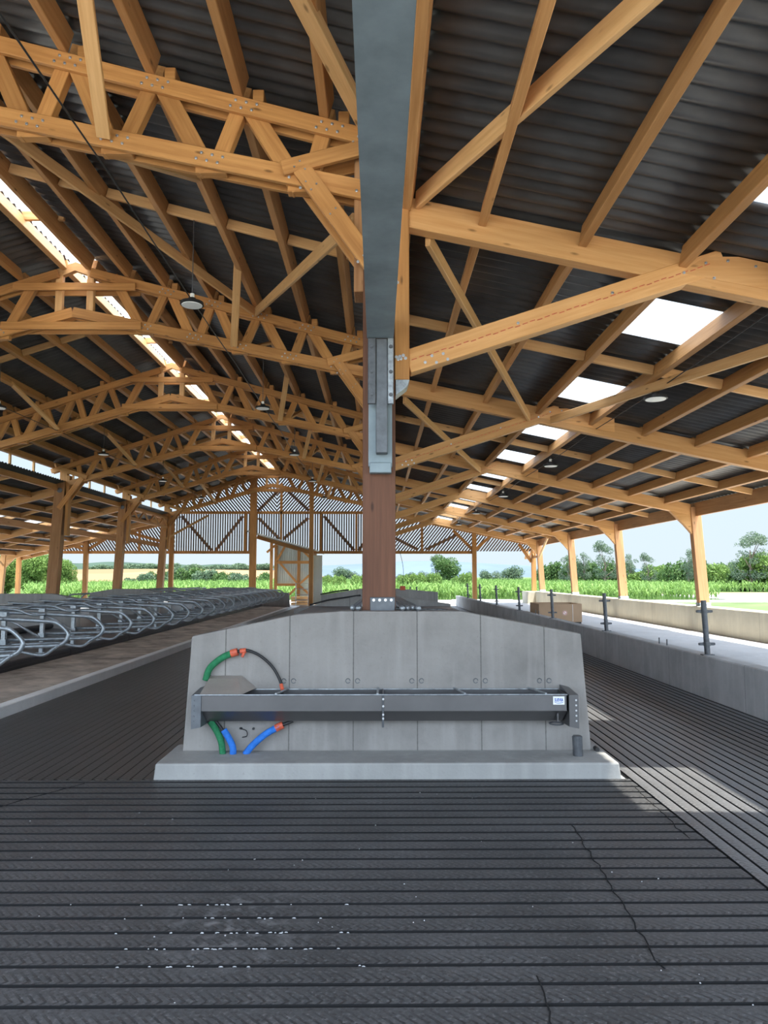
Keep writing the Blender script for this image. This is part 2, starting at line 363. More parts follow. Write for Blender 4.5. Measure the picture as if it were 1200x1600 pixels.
def copy_tree(o, kids, delta):
    """kids: {obj: [children]}; the copy is moved by delta"""
    c = o.copy(); COL.objects.link(c); c.location = o.location + Vector(delta); LOC[c.name] = Vector(c.location)
    for ch in kids.get(o.name, []):
        d = ch.copy(); COL.objects.link(d); d.parent = c
        for g in kids.get(ch.name, []):
            h = g.copy(); COL.objects.link(h); h.parent = d
    return c
def kids_map():
    k = {}
    for o in COL.objects:
        if o.parent: k.setdefault(o.parent.name, []).append(o)
    return k
ORD = ['first', 'second', 'third', 'fourth', 'fifth', 'sixth', 'seventh', 'eighth', 'ninth', 'tenth', 'eleventh', 'twelfth', 'thirteenth', 'fourteenth', 'fifteenth',
       'sixteenth', 'seventeenth', 'eighteenth', 'nineteenth', 'twentieth', 'twenty-first', 'twenty-second', 'twenty-third', 'twenty-fourth', 'twenty-fifth']
BAYW = ['bay nearest the camera', 'bay beyond the big post', 'third bay', 'fourth bay', 'fifth bay', 'sixth bay', 'last bay before the gable']

# ------------------------------------------------------------------ main dimensions
FR = [0.45 + 6.0 * i for i in range(7)]        # frames; FR[1] is the one with the big central post
GY = 38.2                                       # far slatted gable
Y0, Y1 = -2.0, 38.9                             # roof ends
RX = -5.25                                      # ridge
def tcZ(x): return 5.5 - 0.26 * x if x > RX else 6.865 - 0.325 * (RX - x)      # top chord centre line
def bcZ(x): return 5.0 - 0.207 * x if x > RX else 6.087 - 0.29 * (RX - x)      # bottom chord
def rrZ(x): return 5.10 - 0.21 * x                                             # underside of right aisle roof
def lrZ(x): return 4.63 - 0.25 * (-10.5 - x)                                   # underside of left aisle roof
def nrZ(x): return tcZ(x) + 0.30                                               # underside of nave roof
YS = (0, 1, 0)

# ------------------------------------------------------------------ ground
def quad(name, x0, y0, x1, y1, z, mat, kind='structure', th=0.3):
    o = block(name, (x0, y0, z - th), (x1, y1, z), mat, bev=0); tag(o, kind=kind); return o
quad('ground', -900, -300, 900, 2600, -0.12, M['grass'])
quad('ground_apron', -30, -40, 13.0, 48.0, -0.03, M['gravel'], th=0.12)  # gravel margin right of the barn is unseen, added to bounce neutral light
quad('ground_path', -30, 48.0, 25, 51.0, -0.05, M['gravel'], th=0.12)
quad('ground_yard_path', 25, 48, 140, 66, -0.05, M['gravel'], th=0.12)
quad('ground_verge', 24, 66, 150, 76, -0.06, M['verge'], th=0.12)
quad('ground_field', -75, 51, 24, 420, -0.08, M['soil'], th=0.12)
quad('ground_field_far', 24, 76, 400, 420, -0.08, M['soil'], th=0.12)
# the wide floor slab under the whole barn
quad('floor_slab', -19, -2.5, 8.3, 40, -0.02, M['passage'], th=0.25)
def ribbed(name, x0, x1, y0, y1, along, mat, pitch=0.139, gw=0.013, gd=0.014, gmat=None):
    """rubber strips with a square-cut joint between them"""
    vs, fs, mi = [], [], []
    a0, a1 = (y0, y1) if along == 'x' else (x0, x1)
    b0, b1 = (x0, x1) if along == 'x' else (y0, y1)
    nb = max(1, int((b1 - b0) / 3))
    prof = []; k = a0
    while k < a1 - 0.02:
        e = min(k + pitch, a1); prof += [(k, 0.0), (k + gw * 0.2, -gd), (k + gw, -gd), (k + gw * 1.15, 0.0045)]
        prof += [(k + pitch * 0.5, 0.004), (e - 0.0005, 0.0005)]; k += pitch
    for j in range(nb + 1):
        q = b0 + (b1 - b0) * j / nb
        for p, z in prof: vs.append((q, p, z) if along == 'x' else (p, q, z))
    n = len(prof)
    for j in range(nb):
        for i in range(n - 1):
            fs.append((j * n + i, (j + 1) * n + i, (j + 1) * n + i + 1, j * n + i + 1)); mi.append(1 if i % 6 in (0, 1, 2) else 0)
    me = bpy.data.meshes.new(name); me.from_pydata(vs, [], fs); me.materials.append(mat); me.materials.append(M['groove'])
    for p, m_ in zip(me.polygons, mi): p.material_index = m_
    me.update(); bm = bmesh.new(); bm.from_mesh(me); bmesh.ops.recalc_face_normals(bm, faces=bm.faces)
    if bm.faces and bm.faces[0].normal.z < 0 and sum(f.normal.z for f in bm.faces) < 0: bmesh.ops.reverse_faces(bm, faces=bm.faces)
    bm.to_mesh(me); bm.free()
    o = link(name, me, None); return tag(o, kind='structure')
ribbed('floor_crossing', -4.12, 1.935, -2.2, 5.785, 'x', M['rubx'])
ribbed('floor_right', 1.94, 4.19, -2.2, 39.5, 'y', M['rubr'], 0.0965, 0.010)
ribbed('floor_left', -4.12, -1.72, 5.80, 39.5, 'y', M['ruby'], 0.0965, 0.010)
# mat joints cut across the floor
mj = MB(); rj = random.Random(3)
for (xa, ya), (xb, yb), n in (((1.22, 4.75), (1.13, 3.05), 26), ((0.62, 3.0), (0.58, 2.3), 12), ((1.90, 5.6), (1.84, 4.5), 18), ((-2.2, 5.7), (-2.9, 4.6), 16)):
    pts = [(xa + (xb - xa) * k / n + rj.uniform(-0.012, 0.012), ya + (yb - ya) * k / n, 0.0042) for k in range(n + 1)]
    mj.tube(pts, 0.0032, 5)
tag(mj.build('floor_mat_joint', M['groove']), kind='structure')

# ------------------------------------------------------------------ right side: feed wall, passage, outer wall
def wallbox(name, lo, hi, mat, bev=0.015):
    return tag(block(name, lo, hi, mat, bev=bev), kind='structure')
wallbox('wall_feed', (4.19, -2.2, -0.1), (4.40, 39.6, 0.54), M['feedc'])
quad('floor_passage', 4.40, -2.2, 7.95, 44, 0.20, M['passage'], th=0.32)
wallbox('wall_right', (7.95, -2.2, -0.1), (8.33, 37.2, 0.82), M['outerc'])
wallbox('wall_right_end', (7.55, 37.2, -0.1), (8.6, 38.6, 0.80), M['outerc'])

# ------------------------------------------------------------------ left side: kerb, ledge, bed
wallbox('trim_kerb_left', (-4.25, 4.6, -0.05), (-4.12, 35.4, 0.13), M['kerbc'], 0.01)
led = MB(); led.prism([(-4.25, -0.02), (-4.25, 0.12), (-5.48, 0.165), (-5.48, -0.02)], 2.0, 35.0)
tag(led.build('floor_ledge_left', M['ledge'], origin=(-4.6, 18, 0)), kind='structure')
bed = MB(); bed.prism([(-5.48, -0.02), (-5.48, 0.25), (-5.8, 0.28), (-7.4, 0.38), (-9.5, 0.30), (-9.85, 0.29), (-9.85, -0.02)], 2.0, 34.8)
tag(bed.build('floor_bed_left', M['mat'], origin=(-7.4, 18, 0)), kind='structure')
tag(block('floor_alley_left', (-18.2, -2.2, -0.2), (-9.85, 39.5, 0.0), M['passage'], bev=0), kind='structure')
def gable_wall(name, pts, y0, y1, mat, origin):
    m = MB(); m.prism(pts, y0, y1); return tag(m.build(name, mat, origin=origin), kind='structure')
gable_wall('wall_bed_end', [(-9.7, -0.02), (-9.7, 0.80), (-7.9, 0.96), (-6.4, 0.96), (-4.17, 0.78), (-4.12, -0.02)], 34.8, 35.05, M['islandc'], (-7, 35, 0))
# ------------------------------------------------------------------ central island: plinth, front wall, bed, back walls
pl = MB(); pl.prism([(-1.72, -0.05), (-1.70, 0.125), (1.86, 0.125), (1.885, -0.05)], 5.79, 6.45)
o = pl.build('concrete_plinth', M['plinth'], origin=(0.08, 6.1, 0.06))
md = o.modifiers.new('b', 'BEVEL'); md.width = 0.014; md.segments = 2
tag(o, 'low rough concrete plinth under the front wall with the drinking trough', 'plinth')
fw = MB(); fw.prism([(-1.60, 0.12), (-1.545, 1.055), (-0.68, 1.235), (-0.30, 1.262), (0.70, 1.262), (1.70, 1.075), (1.765, 0.12)], 6.2, 6.40)
o = fw.build('concrete_end_wall', M['wallc'], origin=(0, 6.2, 0.6))
md = o.modifiers.new('b', 'BEVEL'); md.width = 0.012; md.segments = 2
tag(o, 'grey shuttered concrete end wall with sloping shoulders behind the steel trough', 'wall', 'concrete end walls')
endw = o
tie = MB()
for sx in (-0.73, -0.20, 0.33, 0.86, 1.39):
    for dx in (-0.045, 0.035):
        tie.tube(arc((sx + dx, 6.199, 0.69), 0.018, 0, 330, 12), 0.0035, 5)
tie.build('formwork_tie_mark', M['plate'], endw)
tag(block('floor_island_bed', (-1.58, 6.40, -0.02), (1.70, 17.4, 0.86), M['mat'], bev=0.03), kind='structure')
tag(block('floor_island_bed_far', (-1.6, 23.2, -0.02), (1.85, 34.8, 0.86), M['mat'], bev=0.03), kind='structure')
def island_wall(y, x0, xa, xb, x1, zs0, zt, zs1, label, th=0.2):
    m = MB(); m.prism([(x0, 0.0), (x0, zs0), (xa, zt), (xb, zt), (x1, zs1), (x1, 0.0)], y, y + th)
    o = m.build('concrete_end_wall', M['islandc'], origin=((x0 + x1) / 2, y, 0.5))
    md = o.modifiers.new('b', 'BEVEL'); md.width = 0.012; md.segments = 1
    return tag(o, label, 'wall', 'concrete end walls')
island_wall(17.4, -1.62, -0.5, 0.45, 1.72, 0.86, 1.09, 0.91, 'second concrete end wall straight behind the big central post')
island_wall(23.0, -1.75, -0.5, 0.6, 1.88, 0.98, 1.18, 1.07, 'farthest concrete end wall behind the big central post, with orange cap')
island_wall(17.0, -9.5, -8.7, -7.45, -6.86, 1.0, 1.16, 1.05, 'long concrete end wall at the left edge behind the cubicle rails')
island_wall(23.6, -9.15, -8.4, -7.5, -6.94, 1.04, 1.16, 1.06, 'concrete end wall in front of the second left post, behind the cubicles')
# steps of the side wall seen over the front wall on the left of the post
def sidewall(y, x0, x1, z0, z1, label):
    m = MB(); m.prism([(x0, 0), (x0, z0), (x1, z1), (x1, 0)], y, y + 0.18)
    return tag(m.build('low_concrete_wall', M['islandc'], origin=(x0, y, 0.4)), label, 'wall')
sidewall(22.7, -2.55, -1.78, 0.55, 0.72, 'low concrete step wall beside the farthest end wall, left of the post')

# ------------------------------------------------------------------ drinking trough on the front wall
T = thing('drinking_trough', (0.05, 6.05, 0.5), 'long grey steel drinking trough fixed to the front concrete wall', 'trough')
def trough_shell():
    m = MB(); x0, x1 = -1.44, 1.50; yf, yb = 5.905, 6.195; t = 0.008
    # open channel: front face, sloping underside, back
    prof = [(yb, 0.62), (yb, 0.40), (yb - 0.10, 0.385), (yf + 0.03, 0.485), (yf, 0.497), (yf, 0.62)]
    inn = [(yf + t, 0.62), (yf + t, 0.50), (yf + 0.035, 0.492), (yb - 0.10, 0.395), (yb - t, 0.41), (yb - t, 0.62)]
    loop = prof + inn; n = len(loop)
    m.add([(x0, y, z) for y, z in loop] + [(x1, y, z) for y, z in loop], [(i, (i + 1) % n, (i + 1) % n + n, i + n) for i in range(n)])
    m.box((x0, yf, 0.495), (x0 + t, yb, 0.62)); m.box((x1 - t, yf, 0.495), (x1, yb, 0.62))
    m.box((x0, yf + 0.06, 0.44), (x0 + t, yb, 0.497)); m.box((x1 - 0.07, yf + 0.06, 0.40), (x1 - 0.06, yb, 0.497))
    return m
trough_shell().build('trough_body', M['trough'], T)
rim = MB(); rim.tube([(-1.44, 5.902, 0.622), (1.50, 5.902, 0.622)], 0.006, 8); rim.tube([(-1.44, 6.192, 0.622), (1.50, 6.192, 0.622)], 0.006, 8)
rim.build('rim', M['galv'], T)
def cover():
    m = MB(); a = [(-1.435, 5.905, 0.625), (-1.435, 6.195, 0.74), (-1.36, 6.195, 0.755), (-1.12, 6.195, 0.745), (-0.98, 6.19, 0.64), (-1.05, 5.905, 0.625), (-1.32, 5.915, 0.628), (-1.16, 5.915, 0.628)]
    m.add([(-1.40, 5.905, 0.625), (-1.07, 5.905, 0.625), (-1.0, 6.19, 0.635), (-1.39, 6.19, 0.635), (-1.37, 6.10, 0.725), (-1.14, 6.10, 0.725), (-1.12, 6.19, 0.735), (-1.38, 6.19, 0.735)],
          [(0, 1, 5, 4), (1, 2, 6, 5), (2, 3, 7, 6), (3, 0, 4, 7), (4, 5, 6, 7), (3, 2, 1, 0)])
    return m
cv = cover().build('float_cover', M['cover'], T); cv['label'] = 'bright folded cover over the float valve'
for sx, lab in ((-1.385, None), (1.51, None)):
    m = MB(); s = 1 if sx > 0 else -1
    m.add([(sx, 5.895, 0.62), (sx, 6.195, 0.66), (sx, 6.195, 0.36), (sx, 5.895, 0.375)] + [(sx + s * 0.075, 5.895, 0.62), (sx + s * 0.075, 6.195, 0.64), (sx + s * 0.075, 6.195, 0.36), (sx + s * 0.075, 5.895, 0.36)],
          [(0, 1, 2, 3), (7, 6, 5, 4), (0, 4, 5, 1), (1, 5, 6, 2), (2, 6, 7, 3), (3, 7, 4, 0)])
    br = m.build('end_bracket', M['plate'] if sx < 0 else M['trough'], T)
    for z in (0.42, 0.46, 0.50, 0.54, 0.58): bolt(br, sx + s * 0.055, 5.896, z, 0.006, 0.008, M['bolt'] if sx > 0 else M['plate'])
cb = block('centre_bracket', (0.035, 5.895, 0.37), (0.052, 6.195, 0.625), M['darksteel'], T)
for z in (0.59, 0.535, 0.47, 0.44): bolt(cb, 0.045, 5.896, z, 0.007, 0.01)
for x0, x1 in ((-0.80, -0.735), (0.0, 0.005), (0.69, 0.635), (1.33, 1.25)):
    m = MB(); m.tube([(x0, 5.90, 0.63), (x1, 6.195, 0.63)], 0.009, 8); m.build('cross_bar', M['galv'], T)
m = MB(); m.tube(arc((1.44, 6.04, 0.372), 0.055, 0, 360, 24, 'xy')[:-1], 0.006, 6, closed=True); m.build('drain_ring', M['darksteel'], T)
st = block('sticker', (1.385, 5.8995, 0.545), (1.475, 5.904, 0.608), M['white'], T, bev=0); st['label'] = 'white sticker with blue lettering'
def text(s, size, loc, mat, parent, name, rot=(math.pi / 2, 0, 0), sx=1.0, ext=0.0006):
    c = bpy.data.curves.new(name, 'FONT'); c.body = s; c.size = size; c.align_x = 'CENTER'; c.align_y = 'CENTER'; c.extrude = ext; c.offset = 0.0009; c.materials.append(mat)
    o = bpy.data.objects.new(name, c); COL.objects.link(o); o.parent = parent
    mw = Matrix.Translation(Vector(loc)) @ __import__('mathutils').Euler(rot).to_matrix().to_4x4() @ Matrix.Diagonal((sx, 1, 1, 1))
    me = bpy.data.meshes.new_from_object(o); bpy.data.objects.remove(o); o = bpy.data.objects.new(name, me); COL.objects.link(o); o.parent = parent
    o.matrix_local = WLD(parent).inverted() @ mw; return o
text('SUEVIA', 0.036, (1.43, 5.8985, 0.580), M['inkblue'], st, 'sticker_lettering', sx=0.60)
m = MB(); m.tube(spline([(1.396, 5.899, 0.562), (1.43, 5.899, 0.556), (1.464, 5.899, 0.562)], 5), 0.0022, 5); m.build('sticker_underline', M['inkblue'], st)

# standpipe and hoses
m = MB(); m.tube([(1.605, 6.02, 0.10), (1.60, 6.02, 0.275)], 0.040, 16); m.tube([(1.60, 6.02, 0.275), (1.60, 6.02, 0.281)], 0.033, 16)
tag(m.build('standpipe', M['darksteel'], smooth=False, origin=(1.6, 6.02, 0.125)), 'short dark pipe stub standing upright on the right end of the plinth', 'pipe')
m = MB(); m.tube([(1.80, 6.15, 0.14), (1.80, 6.22, 0.14)], 0.018, 8)
tag(m.build('pipe_stub', M['black'], origin=(1.8, 6.2, 0.14)), 'tiny black pipe end poking out at the right foot of the front wall', 'pipe')
def hose(name, pts, r, mat, label, cat='hose', base=None, extra=()):
    m = MB(); m.tube(spline(pts, 8), r, 12); o = m.build(name, mat, smooth=True, origin=base or pts[0])
    tag(o, label, cat)
    for nm, p0, p1, rr, mt in extra:
        k = MB(); k.tube([p0, p1], rr, 12); k.build(nm, mt, o)
    return o
hose('insulated_hose', [(-1.415, 6.165, 0.70), (-1.38, 6.165, 0.80), (-1.28, 6.165, 0.885), (-1.185, 6.165, 0.925)], 0.027, M['green'], 'green foam-covered hose arching up behind the trough float cover',
     extra=[('orange_tape', (-1.21, 6.165, 0.917), (-1.155, 6.165, 0.932), 0.031, M['orange'])])
o = hose('water_hose', [(-1.18, 6.165, 0.925), (-1.09, 6.165, 0.945), (-0.97, 6.165, 0.90), (-0.86, 6.165, 0.80), (-0.79, 6.15, 0.675), (-0.775, 6.10, 0.60)], 0.012, M['black'], 'thin black hose arching over the wall into the trough')
k = MB(); k.tube([(-1.135, 6.165, 0.938), (-1.085, 6.165, 0.942)], 0.02, 10); k.tube([(-1.10, 6.165, 0.93), (-1.115, 6.15, 0.89)], 0.012, 8); k.build('hose_joint', M['orange'], o)
k = MB(); k.tube([(-0.79, 6.14, 0.67), (-0.77, 6.10, 0.62)], 0.015, 10); k.build('hose_end', M['orange'], o)
hose('insulated_hose', [(-1.36, 6.12, 0.38), (-1.31, 6.12, 0.31), (-1.265, 6.11, 0.22), (-1.25, 6.11, 0.118)], 0.027, M['green'], 'green foam-covered hose running down under the trough to the plinth')
hose('insulated_hose', [(-1.245, 6.10, 0.315), (-1.20, 6.10, 0.245), (-1.17, 6.10, 0.18), (-1.165, 6.10, 0.118)], 0.027, M['blue'], 'shorter blue hose standing upright beside the lower green hose')
hose('water_hose', [(-1.335, 6.13, 0.40), (-1.285, 6.12, 0.345), (-1.245, 6.10, 0.30)], 0.013, M['black'], 'short black hose end between the lower green and blue hoses')
hose('insulated_hose', [(-1.07, 6.11, 0.118), (-1.01, 6.11, 0.19), (-0.91, 6.12, 0.275), (-0.80, 6.13, 0.335)], 0.027, M['blue'], 'longer blue hose slanting right from the plinth to the wall',
     extra=[('orange_tape', (-0.83, 6.13, 0.32), (-0.77, 6.135, 0.347), 0.03, M['orange']), ('hose_end', (-0.77, 6.135, 0.347), (-0.69, 6.15, 0.375), 0.014, M['black'])])
m = MB(); m.tube(spline([(-1.12, 6.195, 0.305), (-1.075, 6.18, 0.29), (-1.07, 6.18, 0.25), (-1.11, 6.195, 0.235)], 5), 0.004, 6); m.cyl((-1.13, 6.2, 0.307), (-1.115, 6.19, 0.307), 0.009, 8)
tag(m.build('wire_loop', M['black'], origin=(-1.1, 6.2, 0.27)), 'small black wire loop sticking out of the wall between hoses', 'wire')
m = MB(); m.cyl((-1.02, 6.205, 0.305), (-1.02, 6.185, 0.305), 0.010, 8)
tag(m.build('wall_plug', M['black'], origin=(-1.02, 6.2, 0.305)), 'small round black plug in the wall beside the wire loop', 'plug')

# ------------------------------------------------------------------ the big central post and its steelwork
P = thing('timber_post', (0.01, 6.55, 1.26), 'big reddish laminated timber post standing on the front concrete wall', 'post', 'right row of timber posts')
beam('post_shaft', (0.012, 6.53, 1.245), (0.012, 6.53, 4.30), 0.288, 0.30, M['post'], P, up=YS)
beam('upper_post', (-0.15, 6.55, 4.10), (-0.15, 6.55, 5.42), 0.13, 0.28, M['leftpost'], P, up=YS)
beam('side_plank', (0.215, 6.45, 3.28), (0.215, 6.45, 5.12), 0.13, 0.20, M['truss'], P, up=YS)
bp = block('base_plate', (-0.065, 6.36, 1.245), (0.15, 6.378, 1.375), M['plate'], P)
for x in (-0.033, 0.018, 0.068, 0.118): bolt(bp, x, 6.361, 1.35, 0.010, 0.012)
fb = block('foot_flange', (-0.13, 6.34, 1.245), (0.17, 6.40, 1.258), M['plate'], P, bev=0.002)
for x, z in ((0.165, 4.72), (0.175, 4.16), (0.165, 3.48), (0.18, 3.46), (0.195, 3.485), (0.205, 3.465), (0.225, 3.495), (0.245, 3.47)): bolt(P, x, 6.351, z, 0.012, 0.018)
lb = MB(); lb.prism([(0.16, 3.28), (0.28, 3.28), (0.26, 3.22), (0.16, 3.14)], 6.36, 6.54); lb.build('angle_bracket', M['galv'], P)
hb = block('top_bracket', (0.155, 6.33, 5.12), (0.27, 6.36, 5.24), M['galv'], P)
G = thing('steel_bracket', (0.03, 6.33, 3.0), 'tall galvanised steel bracket bolted to the face of the central post', 'bracket')
def channel():
    m = MB(); m.box((-0.08, 6.30, 2.50), (0.125, 6.375, 3.62)); return m
channel().build('back_plate', M['steel'], G)
block('web', (-0.015, 6.20, 2.60), (0.085, 6.30, 3.60), M['plate'], G)
block('left_flange', (-0.085, 6.18, 3.02), (-0.015, 6.205, 3.60), M['darksteel'], G)
block('right_flange', (0.085, 6.18, 3.02), (0.137, 6.205, 3.60), M['galv'], G)
block('lower_cleat', (-0.07, 6.27, 2.44), (0.118, 6.375, 2.53), M['steel'], G)
for x in (-0.055, 0.112):
    for z in (3.10, 3.30, 3.52): bolt(G, x, 6.181, z, 0.014, 0.018, M['darksteel'])
B = MB(); 
B.box((-0.093, -2.0, 3.60), (0.137, 6.20, 3.615)); B.box((0.015, -2.0, 3.615), (0.029, 6.20, 3.82)); B.box((-0.093, -2.0, 3.82), (0.137, 6.20, 3.835)); B.box((-0.093, 6.19, 3.60), (0.137, 6.20, 3.835))
tag(B.build('steel_beam', M['steel'], origin=(0.02, 2, 3.6)), 'wide blue-grey steel beam running overhead from the camera to the central post', 'beam')
# galvanised tubes lying on the bed behind the front wall
for i, (x0, lab) in enumerate(((0.21, 'galvanised tube right beside the post foot, running back over the island bed'), (0.255, 'second galvanised tube right of the post foot'), (0.30, 'third galvanised tube right of the post foot'),
                              (0.345, 'outermost galvanised tube right of the post foot'), (-0.165, 'inner galvanised tube left of the post foot'), (-0.215, 'outer galvanised tube left of the post foot'))):
    m = MB(); m.tube([(x0, 6.24 + 0.05 * (i % 3), 1.284), (x0 * 1.05, 17.5, 1.112)], 0.0215, 10)
    tag(m.build('galvanised_tube', M['galv'], smooth=True, origin=(x0, 6.3, 1.26)), lab, 'tube', 'galvanised tubes at the post foot')
for i, (xa, xb, z) in enumerate(((0.35, 1.52, 0.97), (0.45, 1.62, 0.945))):
    m = MB(); m.tube(spline([(xa, 15.6, 0.88), (xb - 0.2, 15.0, 0.88), (xb, 14.2, 0.88)], 6), 0.02, 8)
    tag(m.build('rail_tube', M['galv'], smooth=True, origin=(xa, 15, 0.9)), ('upper', 'lower')[i] + ' bent galvanised rail lying on the island bed right of the post', 'rail', 'rails on the island bed')
hose('black_pipe', [(-1.78, 23.1, 1.0), (-1.3, 23.1, 1.09), (-0.9, 23.1, 1.14)], 0.022, M['black'], 'curved black pipe arching over the farthest end wall', 'pipe')
hose('black_pipe', [(-1.6, 17.5, 0.885), (-1.15, 17.5, 1.0), (-0.75, 17.5, 1.06), (-0.4, 17.5, 1.11)], 0.02, M['black'], 'curved black pipe arching over the second end wall', 'pipe')
cap = block('marker_cap', (0.70, 22.95, 1.13), (0.86, 23.1, 1.26), M['orange']); tag(cap, 'small orange cap on the farthest end wall beside the central post', 'cap')
hose('thin_wire', [(0.78, 23.0, 1.25), (0.80, 23.0, 1.8), (0.70, 23.0, 2.3), (0.62, 23.0, 2.55)], 0.007, M['black'], 'thin dark wire rising from the orange cap on the far wall', 'wire', base=(0.78, 23, 1.2))
for i, x in enumerate((1.02, 1.22)):
    m = MB(); m.cyl((x, 23.1, 1.12), (x, 23.1, 1.24), 0.02, 8); tag(m.build('pipe_stub', M['darksteel'], origin=(x, 23.1, 1.1)), ('left', 'right')[i] + ' of two short pipe stubs on the farthest end wall', 'pipe', 'pipe stubs on the far end wall')

# ------------------------------------------------------------------ roof sheets (corrugations run down the slope)
PITCH, AMP = 0.177, 0.024
def sheet_geo(x0, z0, x1, z1, y0, y1, nx=1):
    n = max(4, int(round((y1 - y0) / PITCH * 6))); vs, fs = [], []
    for j in range(nx + 1):
        q = j / nx; x = x0 + (x1 - x0) * q; z = z0 + (z1 - z0) * q
        for i in range(n + 1):
            y = y0 + (y1 - y0) * i / n; vs.append((x, y, z + AMP * math.sin(2 * math.pi * y / PITCH) + AMP))
    for j in range(nx):
        for i in range(n): fs.append((j * (n + 1) + i, (j + 1) * (n + 1) + i, (j + 1) * (n + 1) + i + 1, j * (n + 1) + i + 1))
    return vs, fs
def roof(name, strips, mat, kind='structure'):
    m = MB()
    for s in strips: m.add(*sheet_geo(*s))
    o = m.build(name, mat, fix=False)
    for p in o.data.polygons: p.use_smooth = True
    if kind: md = o.modifiers.new('s', 'SOLIDIFY'); md.thickness = 0.008
    if kind: o['kind'] = kind
    return o
SKX = (2.90, 3.70); SKL = 1.14
SKY = [4.42 + 3.12 * k for k in range(-2, 11)]       # start of each translucent sheet
def aisle_roof(name, xin, xout, zf, s0, s1):
    st = [(xin, zf(xin), s0, zf(s0), Y0, Y1), (s1, zf(s1), xout, zf(xout), Y0, Y1)]
    y = Y0
    for a in SKY:
        if a > Y1 - 1.5: break
        if a > y: st.append((s0, zf(s0), s1, zf(s1), y, a))
        y = a + SKL
    st.append((s0, zf(s0), s1, zf(s1), y, Y1)); return roof(name, st, M['roof'])
aisle_roof('ceiling_right', -0.12, 8.07, rrZ, *SKX)
aisle_roof('ceiling_left', -10.35, -18.6, lrZ, -13.4, -14.2)
roof('ceiling_nave_right', [(0.36, nrZ(0.36), RX + 0.26, nrZ(RX + 0.26), Y0, Y1)], M['roof'])
roof('ceiling_nave_left', [(-10.95, nrZ(-10.95), RX - 0.21, nrZ(RX - 0.21), Y0, Y1)], M['roof'])
for k, a in enumerate(SKY):
    if a > Y1 - 1.5 or a + SKL < 2: continue
    w = ORD[k - 1]
    o = roof('translucent_roof_sheet', [(SKX[0], rrZ(SKX[0]), SKX[1], rrZ(SKX[1]), a, a + SKL)], M['sky'], None)
    tag(o, 'bright translucent sheet in the right aisle roof, %s from the camera' % w, 'skylight', 'translucent sheets in the right aisle')
    if a > 14:
        o = roof('translucent_roof_sheet', [(-13.4, lrZ(-13.4), -14.2, lrZ(-14.2), a, a + SKL)], M['sky'], None)
        tag(o, 'bright translucent sheet in the left aisle roof, %s along from the camera' % w, 'skylight', 'translucent sheets in the left aisle')
# open ridge under translucent pieces, one for each bay
for k in range(7):
    y0 = FR[k] if k else Y0; y1 = FR[k + 1] if k < 6 else Y1
    m = MB(); pr = [(-0.40, nrZ(RX - 0.4) + 0.05), (-0.22, nrZ(RX) + 0.11), (0, nrZ(RX) + 0.16), (0.22, nrZ(RX) + 0.11), (0.40, nrZ(RX + 0.4) + 0.05)]
    vs = [(RX + x, y, z) for y in (y0, y1 - 0.02) for x, z in pr]; m.add(vs, [(i, i + 1, i + 6, i + 5) for i in range(4)])
    o = m.build('ridge_skylight', M['ridge'], origin=(RX, (y0 + y1) / 2, 7.1)); md = o.modifiers.new('s', 'SOLIDIFY'); md.thickness = 0.006
    tag(o, 'bright translucent ridge cover over the nave, ' + BAYW[k], 'skylight', 'ridge skylight pieces')
    for x in (-0.10, 0.10):
        m = MB(); m.box((RX + x - 0.012, y0 + 0.01, nrZ(RX) + 0.08), (RX + x + 0.012, y1 - 0.03, nrZ(RX) + 0.115)); m.build('glazing_bar', M['darksteel'], o)
    for yy in (y0 + 1.5, y0 + 4.5):
        if yy < y1: beam('ridge_spacer', (RX - 0.42, yy, nrZ(RX) - 0.08), (RX + 0.42, yy, nrZ(RX) - 0.08), 0.06, 0.14, M['brace'], o)

# ------------------------------------------------------------------ nave trusses: one built, five copied
def plank2(name, a, b, d, parent, mat, off=0.078, th=0.05, ext=0.0, y=0.0):
    for s in (-1, 1):
        beam(name, (a[0], y + s * off, a[1]), (b[0], y + s * off, b[1]), th, d, mat, parent, ext=ext)
TZ = 5.9
TRN = ['nearest', 'second', 'third', 'fourth', 'fifth', 'farthest']
tr = thing('roof_truss', (RX, 0, TZ), 'x', 'truss', 'arched lattice trusses of the nave')
LOC[tr.name] = Vector((RX, 0, TZ))
mt = M['truss']
plank2('top_chord', (0.36, tcZ(0.36)), (RX + 0.28, tcZ(RX + 0.28)), 0.155, tr, mt)
plank2('top_chord', (-10.86, tcZ(-10.86)), (RX - 0.28, tcZ(RX - 0.28)), 0.155, tr, mt)
pk = MB(); pk.prism([(RX - 0.42, tcZ(RX - 0.42) - 0.07), (RX - 0.42, tcZ(RX - 0.42) + 0.09), (RX, tcZ(RX) + 0.13), (RX + 0.42, tcZ(RX + 0.42) + 0.09), (RX + 0.42, tcZ(RX + 0.42) - 0.07), (RX, tcZ(RX) - 0.02)], -0.05, 0.05)
pk.build('ridge_piece', M['brace'], tr, origin=(RX, 0, 6.8))
plank2('bottom_chord', (0.12, bcZ(0.12)), (RX + 0.0, bcZ(RX)), 0.175, tr, mt)
plank2('bottom_chord', (-10.62, bcZ(-10.62)), (RX, bcZ(RX) - 0.004), 0.175, tr, mt)
plank2('collar_tie', (RX - 1.02, 6.52), (RX + 1.08, 6.52), 0.13, tr, mt, 0.128, 0.045)
plank2('lower_tie', (RX - 1.2, 5.83), (RX + 1.2, 5.83), 0.13, tr, mt, 0.128, 0.045)
for x in (RX - 0.27, RX + 0.27):
    beam('king_strut', (x, 0, bcZ(x) - 0.05), (x, 0, tcZ(x) + 0.03), 0.10, 0.12, M['brace'], tr, up=(1, 0, 0))
